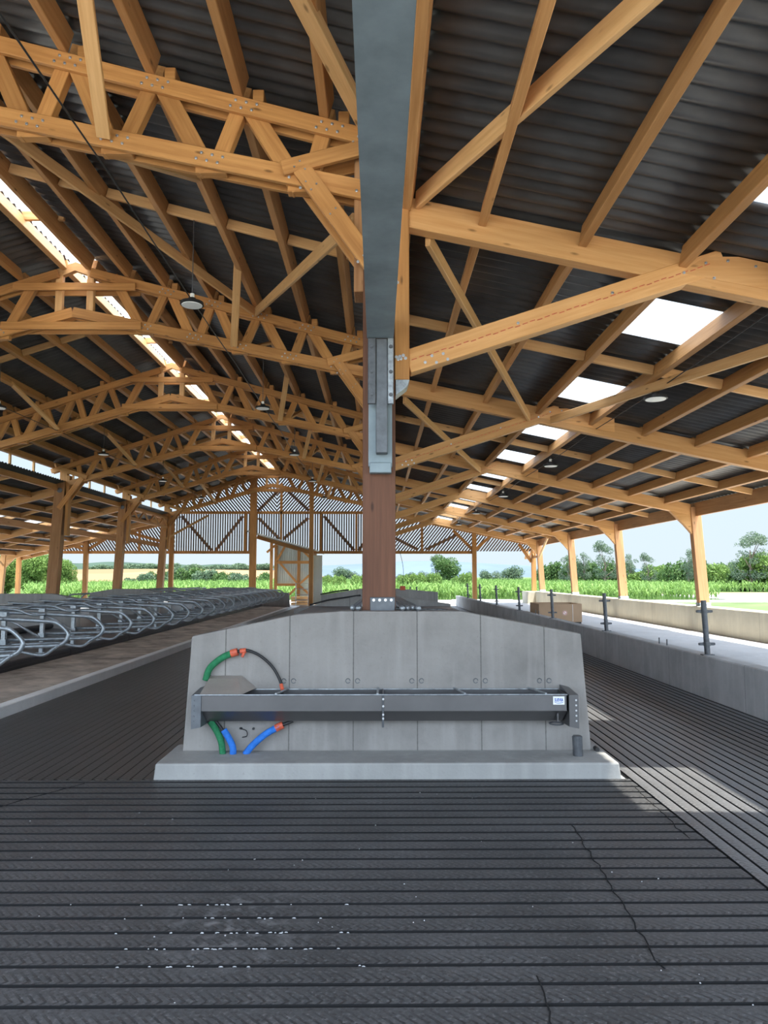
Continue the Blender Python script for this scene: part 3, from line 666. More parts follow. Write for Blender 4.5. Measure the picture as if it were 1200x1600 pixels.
tops = [0.44, 1.22, 2.03, 2.83, 3.64, 4.62]; bots = [0.68, 1.52, 2.38, 3.15, 4.02]
webs = [(0, 0), (0, 1), (1, 1), (1, 2), (2, 2), (2, 3), (3, 3), (3, 4), (4, 4), (4, 5)]
TB = []
for side in (1, -1):
    for bi, ti in webs:
        ub, ut = bots[bi], tops[ti]
        xb, xt = (-ub, -ut) if side > 0 else (-10.5 + ub, -10.5 + ut)
        dx = 0.055 if ut > ub else -0.055
        if side < 0: dx = -dx
        beam('web_strut', (xb - dx, 0, bcZ(xb) - 0.03), (xt + dx, 0, tcZ(xt) + 0.0), 0.10, 0.165 if ut > ub else 0.14, M['truss'], tr, up=(1, 0, 0), ext=0.06)
    sx = (lambda u: -u) if side > 0 else (lambda u: -10.5 + u)
    kz = bcZ(sx(0.68))
    plank2('knee_brace', (sx(0.66), kz + 0.02), (sx(-0.02), kz - 0.93), 0.165, tr, mt, 0.128, 0.05, 0.05)
    plank2('head_strut', (sx(0.86), bcZ(sx(0.86)) + 0.02), (sx(-0.02), tcZ(sx(0)) - 0.06), 0.14, tr, mt, 0.128, 0.05)
    for u in tops[:5]:
        x = sx(u); x2 = sx(u - 0.13)
        beam('purlin_cleat', (x2 - 0.05, 0, tcZ(x2) + 0.135), (x2 + 0.05, 0, tcZ(x2) + 0.135), 0.18, 0.12, mt, tr, up=(0.25 * side, 0, 1))
    for u in bots:
        x = sx(u); beam('node_packing', (x - 0.14, 0, bcZ(x) - 0.075), (x + 0.14, 0, bcZ(x) - 0.075), 0.10, 0.075, mt, tr, up=(0.2 * side, 0, 1))
    def bolts(x, z, n, r=0.055, y=-0.112):
        for q in range(n):
            bx = x + (q - (n - 1) / 2) * 0.048; bz = z + (0.032 if q % 2 else -0.032) - (bx - x) * 0.22 * side
            TB.append((bx, y + 0.009, bz))
    for u in tops[:5]: bolts(sx(u), tcZ(sx(u)), 6)
    for u in bots: bolts(sx(u), bcZ(sx(u)), 6)
    bolts(sx(0.62), bcZ(sx(0.62)) - 0.10, 4, y=-0.155); bolts(sx(0.08), kz - 0.80, 5, y=-0.155); bolts(sx(0.4), kz - 0.35, 2, y=-0.155)
    bolts(sx(0.15), tcZ(sx(0.15)) - 0.08, 4, y=-0.155); bolts(sx(0.12), bcZ(sx(0.12)), 4); bolts(sx(0.7), bcZ(sx(0.7)) + 0.08, 3, y=-0.155)
KM = kids_map()
for i in range(1, 7):
    t_ = tr if i == 6 else copy_tree(tr, KM, (0, FR[i], 0))
    if i == 6: tr.location = (RX, FR[6], TZ)
    if i < 3:      # bolt heads show on the two nearest trusses only
        for x, y, z in TB: bolt(t_, x, FR[i] + y, z) if (i == 2 or x > -5) else None
    t_['label'] = '%s arched timber lattice truss of the nave%s' % (TRN[i - 1], ', joined to the big central post' if i == 1 else ', counted from the camera')

# ------------------------------------------------------------------ right row posts behind the first, left row posts
for i in range(2, 7):
    p = thing('timber_post', (0.01, FR[i], 0.9), '%s timber post of the right row, straight behind the central post' % ORD[i - 1], 'post', 'right row of timber posts')
    beam('post_shaft', (0.012, FR[i] + 0.08, 0.86 if i < 6 else 0), (0.012, FR[i] + 0.08, 5.5), 0.28, 0.28, M['post'], p, up=YS)
    beam('side_plank', (0.215, FR[i], 3.28), (0.215, FR[i], 5.12), 0.12, 0.20, M['truss'], p, up=YS)
for i in range(2, 7):
    z0 = 0.0
    p = thing('timber_post', (-10.5, FR[i], 0), ('thick brown post of the left row, ' + ('farthest' if i == 6 else ORD[i - 2] + ' from the camera')), 'post', 'left row of timber posts')
    beam('post_shaft', (-10.74, FR[i], z0), (-10.52, FR[i], 4.72), 0.30 if i > 4 else 0.34, 0.30, M['leftpost'], p, up=YS)
    beam('upper_post', (-10.44, FR[i], 4.6), (-10.44, FR[i], 5.2), 0.24, 0.20, M['truss'], p, up=YS)
    beam('post_plank', (-10.31 if i < 6 else -10.36, FR[i] + 0.02, 2.9), (-10.28, FR[i] + 0.02, 4.9), 0.10, 0.24, M['truss'], p, up=YS)
    m = MB(); m.tube([(-10.52, FR[i] - 0.155, 4.40), (-10.52, FR[i] - 0.175, 4.40)], 0.085, 12); m.build('gang_plate', M['plate'], p)

# ------------------------------------------------------------------ aisle frames: rafter, strut, haunch, outer post
for i in range(1, 7):
    nth = ORD[i - 1]
    y = FR[i]
    r = thing('aisle_rafter', (4.2, y, 4.1), 'right aisle rafter with its slanting strut, %s frame from the camera' % nth, 'rafter', 'right aisle rafters')
    beam('rafter_beam', (0.28, y, 5.07 - 0.14 - 0.21 * 0.28 - 0.04), (7.86, y, 5.07 - 0.14 - 0.21 * 7.86 - 0.04), 0.14, 0.275, M['rafter'], r)
    s = beam('strut', (0.28, y, 3.455), (3.10, y, 4.385), 0.15, 0.21, M['rafter'], r, ext=0.02)
    s2 = MB(); s2.prism([(2.72, 4.27), (2.95, 4.42), (3.25, 4.42), (4.05, 4.245), (4.05, 4.01), (3.06, 4.20)], y - 0.076, y + 0.076); s2.build('splice_piece', M['rafter'], r, origin=(3.2, y, 4.2))
    h = MB(); h.prism([(7.25, 3.46), (7.88, 3.34), (7.98, 2.60), (7.92, 2.60), (7.72, 2.84), (7.36, 3.20)], y - 0.065, y + 0.065); h.build('haunch', M['rafter'], r, origin=(7.6, y, 3.1))
    if i < 3:
        for x, z in ((0.42, 3.44), (0.48, 3.50), (0.52, 3.44), (0.58, 3.52), (0.62, 3.47), (1.25, 3.80), (2.1, 4.08), (2.75, 4.27), (2.95, 4.36), (3.02, 4.22), (3.15, 4.38), (3.4, 4.33)): bolt(r, x, y - 0.075, z, 0.011, 0.016)
    if i < 4:
        cr = MB()
        for q in range(44):
            x = 0.3 + q * 0.066
            if x < 2.95:
                z = 3.455 + (x - 0.28) * 0.33 + 0.005 * math.sin(q * 2.1); cr.tube([(x, y - 0.0765, z), (x + 0.045, y - 0.0765, z + 0.016)], 0.004, 5)
        cr.build('red_chalk_line', M['orange'], r, origin=(1.5, y, 4))
    if i >= 2:
        p = thing('eave_post', (8.14, y, 0.82), 'leaning timber eave post on the pale outer wall, %s' % ('nearest in view' if i == 3 else ('farthest' if i == 6 else ORD[i - 3] + ' in view' if i > 3 else 'outside the right edge')), 'post', 'right eave posts')
        beam('post_shaft', (8.14, y, 0.84), (7.99, y, 3.30), 0.25, 0.20, M['eavepost'], p, up=YS)
        block('steel_shoe', (8.0, y - 0.12, 0.82), (8.28, y + 0.12, 0.90), M['galv'], p)
for i in range(1, 8):
    y0 = FR[i - 1] if i > 0 else Y0; y1 = FR[i] if i < 7 else GY
    if i == 1: continue
    o = beam('eave_beam', (8.02, y0, 3.235), (8.02, y1, 3.235), 0.07, 0.34, M['leftpost'])
    tag(o, 'reddish eave beam under the right roof edge, ' + BAYW[i - 1], 'beam', 'right eave beams')
for i in range(3, 7):
    y = FR[i]; nth = ORD[i - 1]
    r = thing('aisle_rafter', (-14.5, y, 4.0), 'left aisle rafter with its slanting strut, %s' % ('nearest in view' if i == 3 else ('farthest' if i == 6 else ORD[i - 3] + ' in view')), 'rafter', 'left aisle rafters')
    zf = lambda x: 4.58 - 0.25 * (-10.5 - x) - 0.145
    beam('rafter_beam', (-10.7, y, zf(-10.7)), (-18.25, y, zf(-18.25)), 0.14, 0.275, M['rafter'], r)
    beam('strut', (-10.68, y, 3.08), (-13.6, y, zf(-13.6) - 0.05), 0.15, 0.21, M['leftpost'], r, ext=0.02)
    h = MB(); h.prism([(-17.7, zf(-17.7) + 0.1), (-18.3, zf(-18.3) + 0.1), (-18.4, 1.95), (-18.33, 1.95), (-18.1, 2.2), (-17.75, 2.55)], y - 0.065, y + 0.065); h.build('haunch', M['rafter'], r, origin=(-18, y, 2.6))
    if i >= 4:
        p = thing('eave_post', (-18.55, y, 0.0), 'leaning timber eave post at the far left edge, %s' % ('farthest' if i == 6 else 'nearer one' if i == 5 else 'outside the frame'), 'post', 'left eave posts')
        beam('post_shaft', (-18.55, y, 0.0), (-18.38, y, 2.75), 0.25, 0.20, M['rafter'], p, up=YS)

# ------------------------------------------------------------------ purlins and mid-bay blocking
def purlin_row(bay, x, zroof, slope, label, group, mat=None, depth=0.20, w=0.075, drop=0.0):
    y0, y1 = FR[bay - 1] + 0.075, (FR[bay] - 0.075) if bay < 7 else GY - 0.1
    up = Vector((slope, 0, 1)).normalized(); c = Vector((x, 0, zroof)) - up * (depth / 2 + 0.004 + drop)
    o = beam('roof_purlin', (c.x, y0, c.z), (c.x, y1, c.z), w, depth, mat or M['purlin'], up=up)
    return tag(o, label, 'purlin', group)
def blocking(bay, xa, xb, zf, slope, label, group, depth=0.13, frac=0.5):
    y = (FR[bay - 1] + (FR[bay] if bay < 7 else GY)) / 2; up = Vector((slope, 0, 1)).normalized()
    a = Vector((xa, y, zf(xa))) - up * (depth / 2 + 0.02); b = Vector((xb, y, zf(xb))) - up * (depth / 2 + 0.02)
    o = beam('purlin_spacer', a, b, 0.055, depth, M['brace'], up=up); return tag(o, label, 'spacer', group)
RPX = [0.30] + [0.98 + 0.9 * k for k in range(8)]
for bay in range(1, 8):
    for k, x in enumerate(RPX):
        purlin_row(bay, x, rrZ(x), 0.21, '%s purlin from the post line, right aisle roof, %s' % (ORD[k], BAYW[bay - 1]), 'right aisle purlins')
    for k in range(9):
        xa = RPX[k] + 0.04; xb = (RPX[k + 1] if k < 8 else 8.0) - 0.04
        if bay > 1: blocking(bay, xa, xb, rrZ, 0.21, '%s spacer from the post line between right aisle purlins, %s' % (ORD[k], BAYW[bay - 1]), 'right aisle spacers')
LPX = [-10.65 - 0.9 * k for k in range(9)]
for bay in range(4, 8):
    for k, x in enumerate(LPX):
        purlin_row(bay, x, lrZ(x), -0.25, '%s purlin from the post line, left aisle roof, %s' % (ORD[k], BAYW[bay - 1]), 'left aisle purlins')
    for k in range(8):
        blocking(bay, LPX[k] - 0.04, LPX[k + 1] + 0.04, lrZ, -0.25, '%s spacer from the post line between left aisle purlins, %s' % (ORD[k], BAYW[bay - 1]), 'left aisle spacers')
NPU = [-0.34, 0.44, 1.22, 2.03, 2.83, 3.64, 4.28]
for bay in range(1, 8):
    for side, nm in ((1, 'right'), (-1, 'left')):
        if side < 0 and bay < 2: continue
        xs = [(-u if side > 0 else -10.5 + u) for u in NPU] + [RX + (0.30 if side > 0 else -0.25)]
        sl = 0.26 if side > 0 else -0.325
        for k, x in enumerate(xs):
            lab = ('ridge purlin' if k == 7 else 'eave purlin' if k == 0 else '%s purlin from the ridge' % ORD[7 - k]) + ', %s slope of the nave roof, %s' % (nm, BAYW[bay - 1])
            purlin_row(bay, x, nrZ(x), sl, lab, 'nave purlins', M['purlin'] if k < 7 or side > 0 else M['brace'], 0.205 if k < 7 else 0.25, 0.09)  # left ridge purlin is paler: the ridge daylight on it is put into colour
        for k in range(7):
            blocking(bay, xs[k] - 0.05 * side, xs[k + 1] + 0.05 * side, nrZ, sl, '%s spacer from the eave, %s slope of the nave roof, %s' % (ORD[k], nm, BAYW[bay - 1]), 'nave spacers')
# clerestory studs between the left aisle roof and the nave eave
for bay in range(4, 8):
    for q, f in enumerate((0.25, 0.5, 0.75)):
        y = FR[bay - 1] + 6 * f
        if y > GY: continue
        o = beam('clerestory_stud', (-10.78, y, lrZ(-10.78) + 0.05), (-10.78, y, nrZ(-10.84) - 0.2), 0.06, 0.08, M['brace'], up=YS)
        tag(o, '%s stud in the bright gap under the left eave, %s' % (ORD[q], BAYW[bay - 1]), 'stud', 'clerestory studs')

# ------------------------------------------------------------------ bracing
def brace(p0, p1, label, w=0.05, d=0.13, mat='brace', up=(0, 0, 1), group='roof braces'):
    o = beam('timber_brace', p0, p1, w, d, M[mat], up=up); return tag(o, label, 'brace', group)
for i in range(1, 7):
    nth = TRN[i - 1]
    for side, nm in ((1, 'right'), (-1, 'left')):
        sx = (lambda u: -u) if side > 0 else (lambda u: -10.5 + u)
        zb = bcZ(sx(2.42)); 
        brace((sx(2.46), FR[i] - 0.14, zb - 0.02), (sx(2.08), FR[i] - 1.85, tcZ(sx(2.08)) + 0.15), 'slanting stay in front of the %s nave truss, %s half' % (nth, nm), 0.05, 0.12, up=(1, 0, 0), group='truss stays')
        if i < 6: brace((sx(2.46), FR[i] + 0.14, zb - 0.02), (sx(2.08), FR[i] + 1.85, tcZ(sx(2.08)) + 0.15), 'slanting stay behind the %s nave truss, %s half' % (nth, nm), 0.05, 0.12, up=(1, 0, 0), group='truss stays')
brace((-0.22, 6.50, 4.80), (-2.08, 12.25, tcZ(-2.08) + 0.02), 'flat diagonal brace from the central post to the second nave truss', 0.045, 0.15)
brace((-2.12, 12.25, tcZ(-2.1) + 0.02), (-5.15, 6.5, 6.9), 'long flat brace from the second nave truss to the ridge of the nearest', 0.045, 0.15)
brace((-0.10, 6.32, 5.60), (-2.06, 0.5, 6.06), 'pale double brace overhead left of the steel beam', 0.12, 0.13)
brace((0.36, 6.36, 4.93), (2.75, 0.5, 4.34), 'long brace overhead right of the steel beam under the purlins', 0.05, 0.16)
brace((0.46, 6.55, 4.66), (2.58, 12.36, 4.26), 'diagonal brace from the nearest right rafter foot to the second rafter', 0.05, 0.14)
brace((2.95, 12.30, 4.20), (4.5, 6.55, 3.92), 'diagonal brace crossing below the second translucent roof sheet', 0.05, 0.13)
brace((7.55, 32.6, 3.28), (7.95, 36.3, 2.45), 'short knee brace at the far end of the right eave', 0.06, 0.10, up=YS)
brace((0.46, 12.6, 4.62), (2.58, 18.36, 4.22), 'diagonal brace from the second right rafter foot to the third rafter', 0.05, 0.14)
brace((-10.45, 36.3, 3.4), (-8.8, 38.1, 4.7), 'slanting brace at the farthest left post', 0.08, 0.10)
brace((-18.2, 34.5, 2.9), (-18.35, 36.3, 2.1), 'short knee brace by the farthest left eave post', 0.06, 0.10, up=YS)
# lattice girder along the left post line and one along the far right eave
def lattice(name, x, y0, y1, z0, z1, n, label):
    t_ = thing(name, (x, (y0 + y1) / 2, z0), label, 'girder')
    beam('top_rail', (x, y0, z1), (x, y1, z1), 0.07, 0.10, M['truss'], t_); beam('bottom_rail', (x, y0, z0), (x, y1, z0), 0.07, 0.12, M['truss'], t_)
    for k in range(n):
        a = y0 + (y1 - y0) * k / n; b = y0 + (y1 - y0) * (k + 1) / n; c = (a + b) / 2
        beam('lattice_strut', (x, a, z0), (x, c, z1), 0.05, 0.09, M['truss'], t_); beam('lattice_strut', (x, c, z1), (x, b, z0), 0.05, 0.09, M['truss'], t_)
lattice('lattice_girder', -10.38, 30.45, 36.45, 3.98, 4.42, 4, 'small timber lattice girder along the left post line near the gable')
lattice('lattice_girder', 8.02, 36.6, 40.0, 2.55, 2.98, 3, 'small timber lattice girder at the far right eave corner')

# ------------------------------------------------------------------ far slatted gable
def clip(poly, a, b, c):
    """keep the side a*x + b*z <= c"""
    o = []
    for i in range(len(poly)):
        p, q = poly[i], poly[(i + 1) % len(poly)]; dp = a * p[0] + b * p[1] - c; dq = a * q[0] + b * q[1] - c
        if dp <= 0: o.append(p)
        if (dp < 0 < dq) or (dq < 0 < dp):
            s = dp / (dp - dq); o.append((p[0] + (q[0] - p[0]) * s, p[1] + (q[1] - p[1]) * s))
    return o
def slats(poly, ang, label, pitch=0.125, w=0.072):
    """ang: lean from the vertical in degrees, + leans right at the top"""
    d = (math.sin(math.radians(ang)), math.cos(math.radians(ang))); nrm = (d[1], -d[0])
    ss = [p[0] * nrm[0] + p[1] * nrm[1] for p in poly]; m = MB(); s = min(ss)
    while s < max(ss):
        q = clip(clip(poly, nrm[0], nrm[1], s + w), -nrm[0], -nrm[1], -s)
        if len(q) >= 3: m.prism(q, GY, GY + 0.03)
        s += pitch
    cx = sum(p[0] for p in poly) / len(poly); cz = sum(p[1] for p in poly) / len(poly)
    o = m.build('slatted_gable_panel', M['slat'], origin=(cx, GY, cz)); return tag(o, label, 'cladding', 'slatted gable panels')
ZB, ZM = 2.86, 4.80
slats([(-18.3, ZB), (-10.5, ZB), (-10.5, lrZ(-10.5)), (-18.3, lrZ(-18.3) if lrZ(-18.3) > ZB else ZB + 0.01)], -35, 'slanted slats filling the far gable of the left aisle')
slats([(-10.45, ZB), (-6.6, ZB), (-6.6, ZM), (-10.45, ZM)], 0, 'upright slats of the far gable, left third of the nave')
slats([(-6.3, 3.80), (-3.5, 2.98), (-3.5, ZM), (-6.3, ZM)], 0, 'upright slats of the far gable above the sloping shed roof')
slats([(-3.4, ZB), (0, ZB), (0, ZM), (-3.4, ZM)], 0, 'upright slats of the far gable between shed and central post')
slats([(-10.45, ZM + .1), (RX, ZM + .1), (RX, nrZ(RX)), (-10.45, nrZ(-10.45))], -40, 'slats leaning left in the upper far gable, left of the ridge')
slats([(RX, ZM + .1), (0, ZM + .1), (0, nrZ(0)), (RX, nrZ(RX))], 40, 'slats leaning right in the upper far gable, right of the ridge')
slats([(0.05, ZB), (8.0, ZB), (8.0, rrZ(8.0)), (0.05, rrZ(0.05))], 38, 'slanted slats filling the far gable of the right aisle')
def gb(name, p0, p1, w, d, label, cat='beam', up=(0, 0, 1), mat='truss'):
    return tag(beam(name, p0, p1, w, d, M[mat], up=up), label, cat, 'far gable framing')
yy = GY - 0.09
gb('gable_rail', (-18.3, yy, 2.80), (-6.55, yy, 2.80), 0.10, 0.15, 'horizontal beam under the slats of the far gable, left of the shed')
gb('gable_rail', (-3.3, yy, 2.80), (4.9, yy, 2.80), 0.10, 0.15, 'horizontal beam under the slats of the far gable, right of the shed')
gb('gable_rail', (-10.4, yy, 4.86), (0, yy, 4.86), 0.10, 0.14, 'horizontal beam halfway up the slats of the far gable')
def gpost(x, z0, z1, w, label, mat='truss', dy=0.0):
    return gb('gable_post', (x, GY - 0.2 + dy, z0), (x, GY - 0.2 + dy, z1), w, 0.2, label, 'post', YS, mat)
gpost(-6.42, 0.0, 6.75, 0.34, 'thick post of the far gable at the high end of the shed roof')
gpost(-3.42, 0.0, 6.6, 0.22, 'post of the far gable at the low end of the shed roof')
gpost(-10.6, 0.0, 4.9, 0.22, 'slim post of the far gable beside the left row')
gpost(-14.98, 0.0, 3.45, 0.22, 'post of the far gable in the left aisle'); gpost(4.99, 0.0, 4.0, 0.22, 'post of the far gable in the right aisle')
gpost(8.05, 0.80, 3.35, 0.22, 'corner post of the far gable at the right eave'); gpost(-18.4, 0, 2.6, 0.2, 'corner post of the far gable at the left eave')
for x, z0, z1, lab in ((-6.85, 2.85, 4.85, 'slim stud left of the thick far gable post'), (-5.0, 3.45, 6.4, 'slim stud of the far gable above the shed'), (-2.95, 2.85, 4.85, 'slim stud of the far gable right of the shed'),
                       (-1.1, 2.85, 4.85, 'slim stud of the far gable left of the central post'), (2.3, 2.85, 4.5, 'slim stud of the far gable in the right aisle'), (-12.3, 2.85, 4.2, 'slim stud of the far gable in the left aisle')):
    gb('gable_stud', (x, yy, z0), (x, yy, z1), 0.12, 0.10, lab, 'stud', YS)
for a, b, lab in (((-10.2, 4.7), (-8.6, 2.9), 'left slanting brace on the left nave slats'), ((-7.0, 4.7), (-8.4, 2.9), 'right slanting brace on the left nave slats'), ((-6.2, 4.6), (-5.1, 3.5), 'left slanting brace above the shed roof'),
                  ((-3.6, 4.6), (-4.9, 3.5), 'right slanting brace above the shed roof'), ((-2.8, 4.7), (-1.2, 2.9), 'slanting brace on the slats right of the shed'), ((-0.1, 4.1), (-1.0, 2.9), 'slanting brace on the slats beside the central post'),
                  ((-6.2, 5.0), (-5.2, 6.0), 'left rising brace in the upper far gable'), ((-3.6, 5.0), (-4.9, 6.2), 'right rising brace in the upper far gable'),
                  ((0.6, 3.7), (2.1, 2.95), 'left slanting brace in the right aisle gable'), ((4.2, 3.75), (2.5, 2.95), 'right slanting brace in the right aisle gable'),
                  ((4.9, 2.95), (3.9, 3.95), 'left arm of the forked gable post, right aisle'), ((5.08, 2.95), (5.9, 3.7), 'right arm of the forked gable post, right aisle'),
                  ((-14.9, 2.95), (-13.6, 3.75), 'right arm of the forked gable post, left aisle'), ((-15.05, 2.95), (-15.9, 3.2), 'left arm of the forked gable post, left aisle'),
                  ((-10.6, 3.2), (-13.6, 4.05), 'long slanting timber in the left aisle gable'), ((7.95, 2.3), (7.3, 3.25), 'knee brace of the right corner gable post')):
    yb = GY + 0.065 if ('slanting brace' in lab or 'rising brace' in lab) else yy - 0.06
    gb('gable_brace', (a[0], yb, a[1]), (b[0], yb, b[1]), 0.06, 0.15, lab, 'brace')
for s, nm in ((1, 'right'), (-1, 'left')):
    x1 = 8.0 if s > 0 else -18.3
    z = (lambda x: rrZ(x) - 0.16) if s > 0 else (lambda x: lrZ(x) - 0.16); xa = 0.1 if s > 0 else -10.6
    gb('gable_rafter', (xa, yy - 0.03, z(xa)), (x1, yy - 0.03, z(x1)), 0.10, 0.26, 'rafter at the far gable of the %s aisle' % nm, 'rafter', mat='rafter')
    xa = 0.3 if s > 0 else -10.8
    gb('gable_rafter', (xa, yy - 0.03, nrZ(xa) - 0.12), (RX, yy - 0.03, nrZ(RX) - 0.12), 0.10, 0.2, 'nave rafter at the far gable, %s slope' % nm, 'rafter')

# shed beyond the gable
Sd = thing('lean_to_shed', (-5.0, 39.6, 0), 'small timber-framed shed with pale metal cladding at the far gable', 'shed')
m = MB(); m.prism([(-6.75, 3.94), (-6.75, 3.86), (-3.05, 2.80), (-3.05, 2.88)], 38.15, 42.0); m.build('shed_roof', M['roof'], Sd, origin=(-5, 40, 3.4))
m = MB(); m.prism([(-6.75, 3.955), (-6.75, 3.885), (-3.05, 2.825), (-3.05, 2.895)], 38.02, 38.15); m.build('verge_trim', M['white'], Sd, origin=(-5, 38.1, 3.4))
bm2 = lambda p0, p1, w, d, nm='frame_timber', up=(0, 0, 1): beam(nm, p0, p1, w, d, M['truss'], Sd, up=up)
bm2((-6.3, 38.5, 3.62), (-3.4, 38.5, 2.78), 0.10, 0.2)
for x, z in ((-5.95, 3.5), (-5.70, 3.3), (-4.42, 3.05), (-3.52, 2.8)): bm2((x, 41.4, 0), (x, 41.4, z), 0.16, 0.16, 'shed_post', YS)
bm2((-5.7, 41.3, 2.35), (-3.5, 41.3, 2.35), 0.08, 0.16); bm2((-5.75, 41.3, 1.1), (-4.4, 41.3, 1.1), 0.08, 0.14)
for a, b in (((-5.45, 2.3), (-4.45, 1.15)), ((-4.35, 1.15), (-3.5, 1.9)), ((-4.4, 1.05), (-5.3, 0.2)), ((-4.35, 1.05), (-3.5, 0.3)), ((-5.65, 2.4), (-5.1, 3.4)), ((-3.55, 2.4), (-4.3, 3.1)), ((-6.2, 2.9), (-5.5, 3.5))):
    bm2((a[0], 41.3, a[1]), (b[0], 41.3, b[1]), 0.08, 0.12)
m = MB()
for k in range(18):     # ribbed cladding leaves a gap for the lower left opening
    x = -5.65 + k * 0.125; z0 = 1.15 if x < -4.55 else 0.0
    m.prism([(x, z0), (x, 3.64 - (x + 5.65) * 0.29 + 0.0), (x + 0.119, 3.64 - (x + 5.77) * 0.29), (x + 0.119, z0)], 41.5, 41.52 + 0.012 * (k % 2))
m.build('metal_cladding', M['panel'], Sd, origin=(-4.5, 41.5, 1.8))
o = block('sliding_door', (-3.42, 38.42, 0.12), (-2.88, 38.48, 2.66), M['panel']); tag(o, 'pale greenish sheet door standing beside the shed at the far gable', 'door')
g = thing('metal_gate', (-4.0, 39.4, 0), 'galvanised tube gate in front of the small shed', 'gate')
m = MB(); m.tube([(-4.35, 39.4, 0.05), (-4.35, 39.4, 1.2), (-3.68, 39.4, 1.2), (-3.68, 39.4, 0.05)], 0.025, 8); m.build('gate_frame', M['galv'], g)
for z in (0.3, 0.6, 0.9):
    m = MB(); m.tube([(-4.35, 39.4, z), (-3.68, 39.4, z)], 0.018, 8); m.build('gate_rail', M['galv'], g)
g = thing('pallet_stack', (-4.3, 40.6, 0), 'low stack of wooden pallets inside the shed', 'pallet')
for k in range(3): block('pallet', (-4.7, 40.2, 0.02 + k * 0.16), (-3.75, 41.0, 0.14 + k * 0.16), M['brace'], g)

# ------------------------------------------------------------------ lamps and their cables
def lamp_at(x, y, z, ztop, label, group, proto=[None, None]):
    t_ = thing('hanging_lamp', (x, y, z), label, 'lamp', group)
    m = MB(); m.disc_profile((x, y, z), [(0.05, 0.09), (0.06, 0.055), (0.15, 0.035), (0.155, 0.0), (0.135, -0.004), (0.135, 0.002)], 20); m.build('lamp_body', M['black'], t_)
    m = MB(); m.disc_profile((x, y, z), [(0.134, 0.0), (0.132, -0.012), (0.05, -0.016)], 20); m.build('lamp_lens', M['white'], t_)
    m = MB(); m.cyl((x, y, z + 0.09), (x, y, z + 0.15), 0.03, 8); m.build('driver_box', M['white'], t_)
    m = MB(); m.tube([(x, y, z + 0.15), (x, y, ztop)], 0.006, 6); m.build('suspension_cord', M['darksteel'], t_)
for k in range(5):
    y = 9.45 + 6 * k
    lamp_at(-2.45, y, 5.12, nrZ(-2.45) - 0.01, 'round white lamp hanging under the right nave slope, %s from the camera' % ORD[k], 'lamps of the right nave row')
    if k > 0: lamp_at(-8.05, y, 5.12, nrZ(-8.05) - 0.01, 'round white lamp hanging under the left nave slope, %s in the row' % ORD[k - 1], 'lamps of the left nave row')
    lamp_at(3.72, y + 0.2, 3.92, rrZ(3.72) - 0.19, 'round white lamp under the right aisle purlins, %s from the camera' % ORD[k], 'lamps of the right aisle')
    if k > 1: lamp_at(-14.25, y, 3.2, lrZ(-14.25) - 0.01, 'round lamp hanging in the left aisle, %s in view' % ORD[k - 2], 'lamps of the left aisle')
for nm, x, z, lab in (('lamp_cable', -2.45, 5.21, 'black cable stretched along the right nave lamps'), ('lamp_cable', -8.05, 5.21, 'black cable stretched along the left nave lamps'), ('lamp_cable', 3.74, 4.07, 'black cable stretched along the right aisle lamps')):
    m = MB(); pts = []
    for k in range(7):
        for q in range(6):
            y = 0.45 + 6 * k + q; s = ((q / 6.0 - 0.5) ** 2 * 4 - 1) * 0.03; pts.append((x, y, z + s))
    m.tube(pts, 0.008, 6); tag(m.build(nm, M['black'], smooth=True, origin=(x, 18, z)), lab, 'cable', 'lamp cables')
# ------------------------------------------------------------------ feed wall posts, bolts, box
def feed_post(y, lab):
    t_ = thing('rail_post', (4.26, y, 0.54), lab, 'post', 'steel posts on the feed wall')
    m = MB(); m.tube([(4.275, y, 0.535), (4.245, y, 1.24)], 0.036, 12); m.build('tube', M['darksteel'], t_)
    for z in (0.68, 1.10):
        c = MB(); x = 4.275 - (z - 0.54) * 0.043; c.tube([(x, y, z - 0.022), (x, y, z + 0.022)], 0.048, 12); c.box((x - 0.085, y - 0.012, z - 0.018), (x + 0.085, y + 0.012, z + 0.018))
        c.tube([(x - 0.085, y, z), (x - 0.105, y, z)], 0.016, 6); c.tube([(x + 0.085, y, z), (x + 0.105, y, z)], 0.016, 6); c.build('clamp', M['darksteel'], t_)
    m = MB(); m.box((4.20, y - 0.045, 0.535), (4.35, y + 0.045, 0.55)); m.build('foot_plate', M['darksteel'], t_)
for k in range(7):
    feed_post(9.62 + 4.22 * k, '%s dark steel post with clamps on the feed wall, counted from the camera' % ORD[k])
for k, y in enumerate((10.95, 11.25)):
    m = MB(); m.tube([(4.27, y, 0.52), (4.27, y, 0.63)], 0.010, 8)
    tag(m.build('anchor_rod', M['darksteel'], origin=(4.27, y, 0.54)), ('nearer', 'farther')[k] + ' of two anchor rods standing on the feed wall', 'rod', 'anchor rods on the feed wall')
for k, y in enumerate((19.6, 20.0)):
    m = MB(); m.tube([(4.27, y, 0.52), (4.27, y, 0.66)], 0.010, 8)
    tag(m.build('anchor_rod', M['darksteel'], origin=(4.27, y, 0.54)), ('nearer', 'farther')[k] + ' of two anchor rods left of the cardboard box', 'rod', 'anchor rods by the box')
bx = thing('cardboard_box', (5.1, 20.9, 0.2), 'big open brown cardboard box on a pallet in the feed passage', 'box')
def carton():
    m = MB(); x0, x1, y0, y1, z0, z1, t = 4.47, 5.66, 20.5, 21.7, 0.30, 0.80, 0.012
    m.box((x0, y0, z0), (x1, y0 + t, z1)); m.box((x0, y1 - t, z0), (x1, y1, z1)); m.box((x0, y0 + t, z0), (x0 + t, y1 - t, z1)); m.box((x1 - t, y0 + t, z0), (x1, y1 - t, z1)); m.box((x0 + t, y0 + t, z0), (x1 - t, y1 - t, z0 + t)); return m
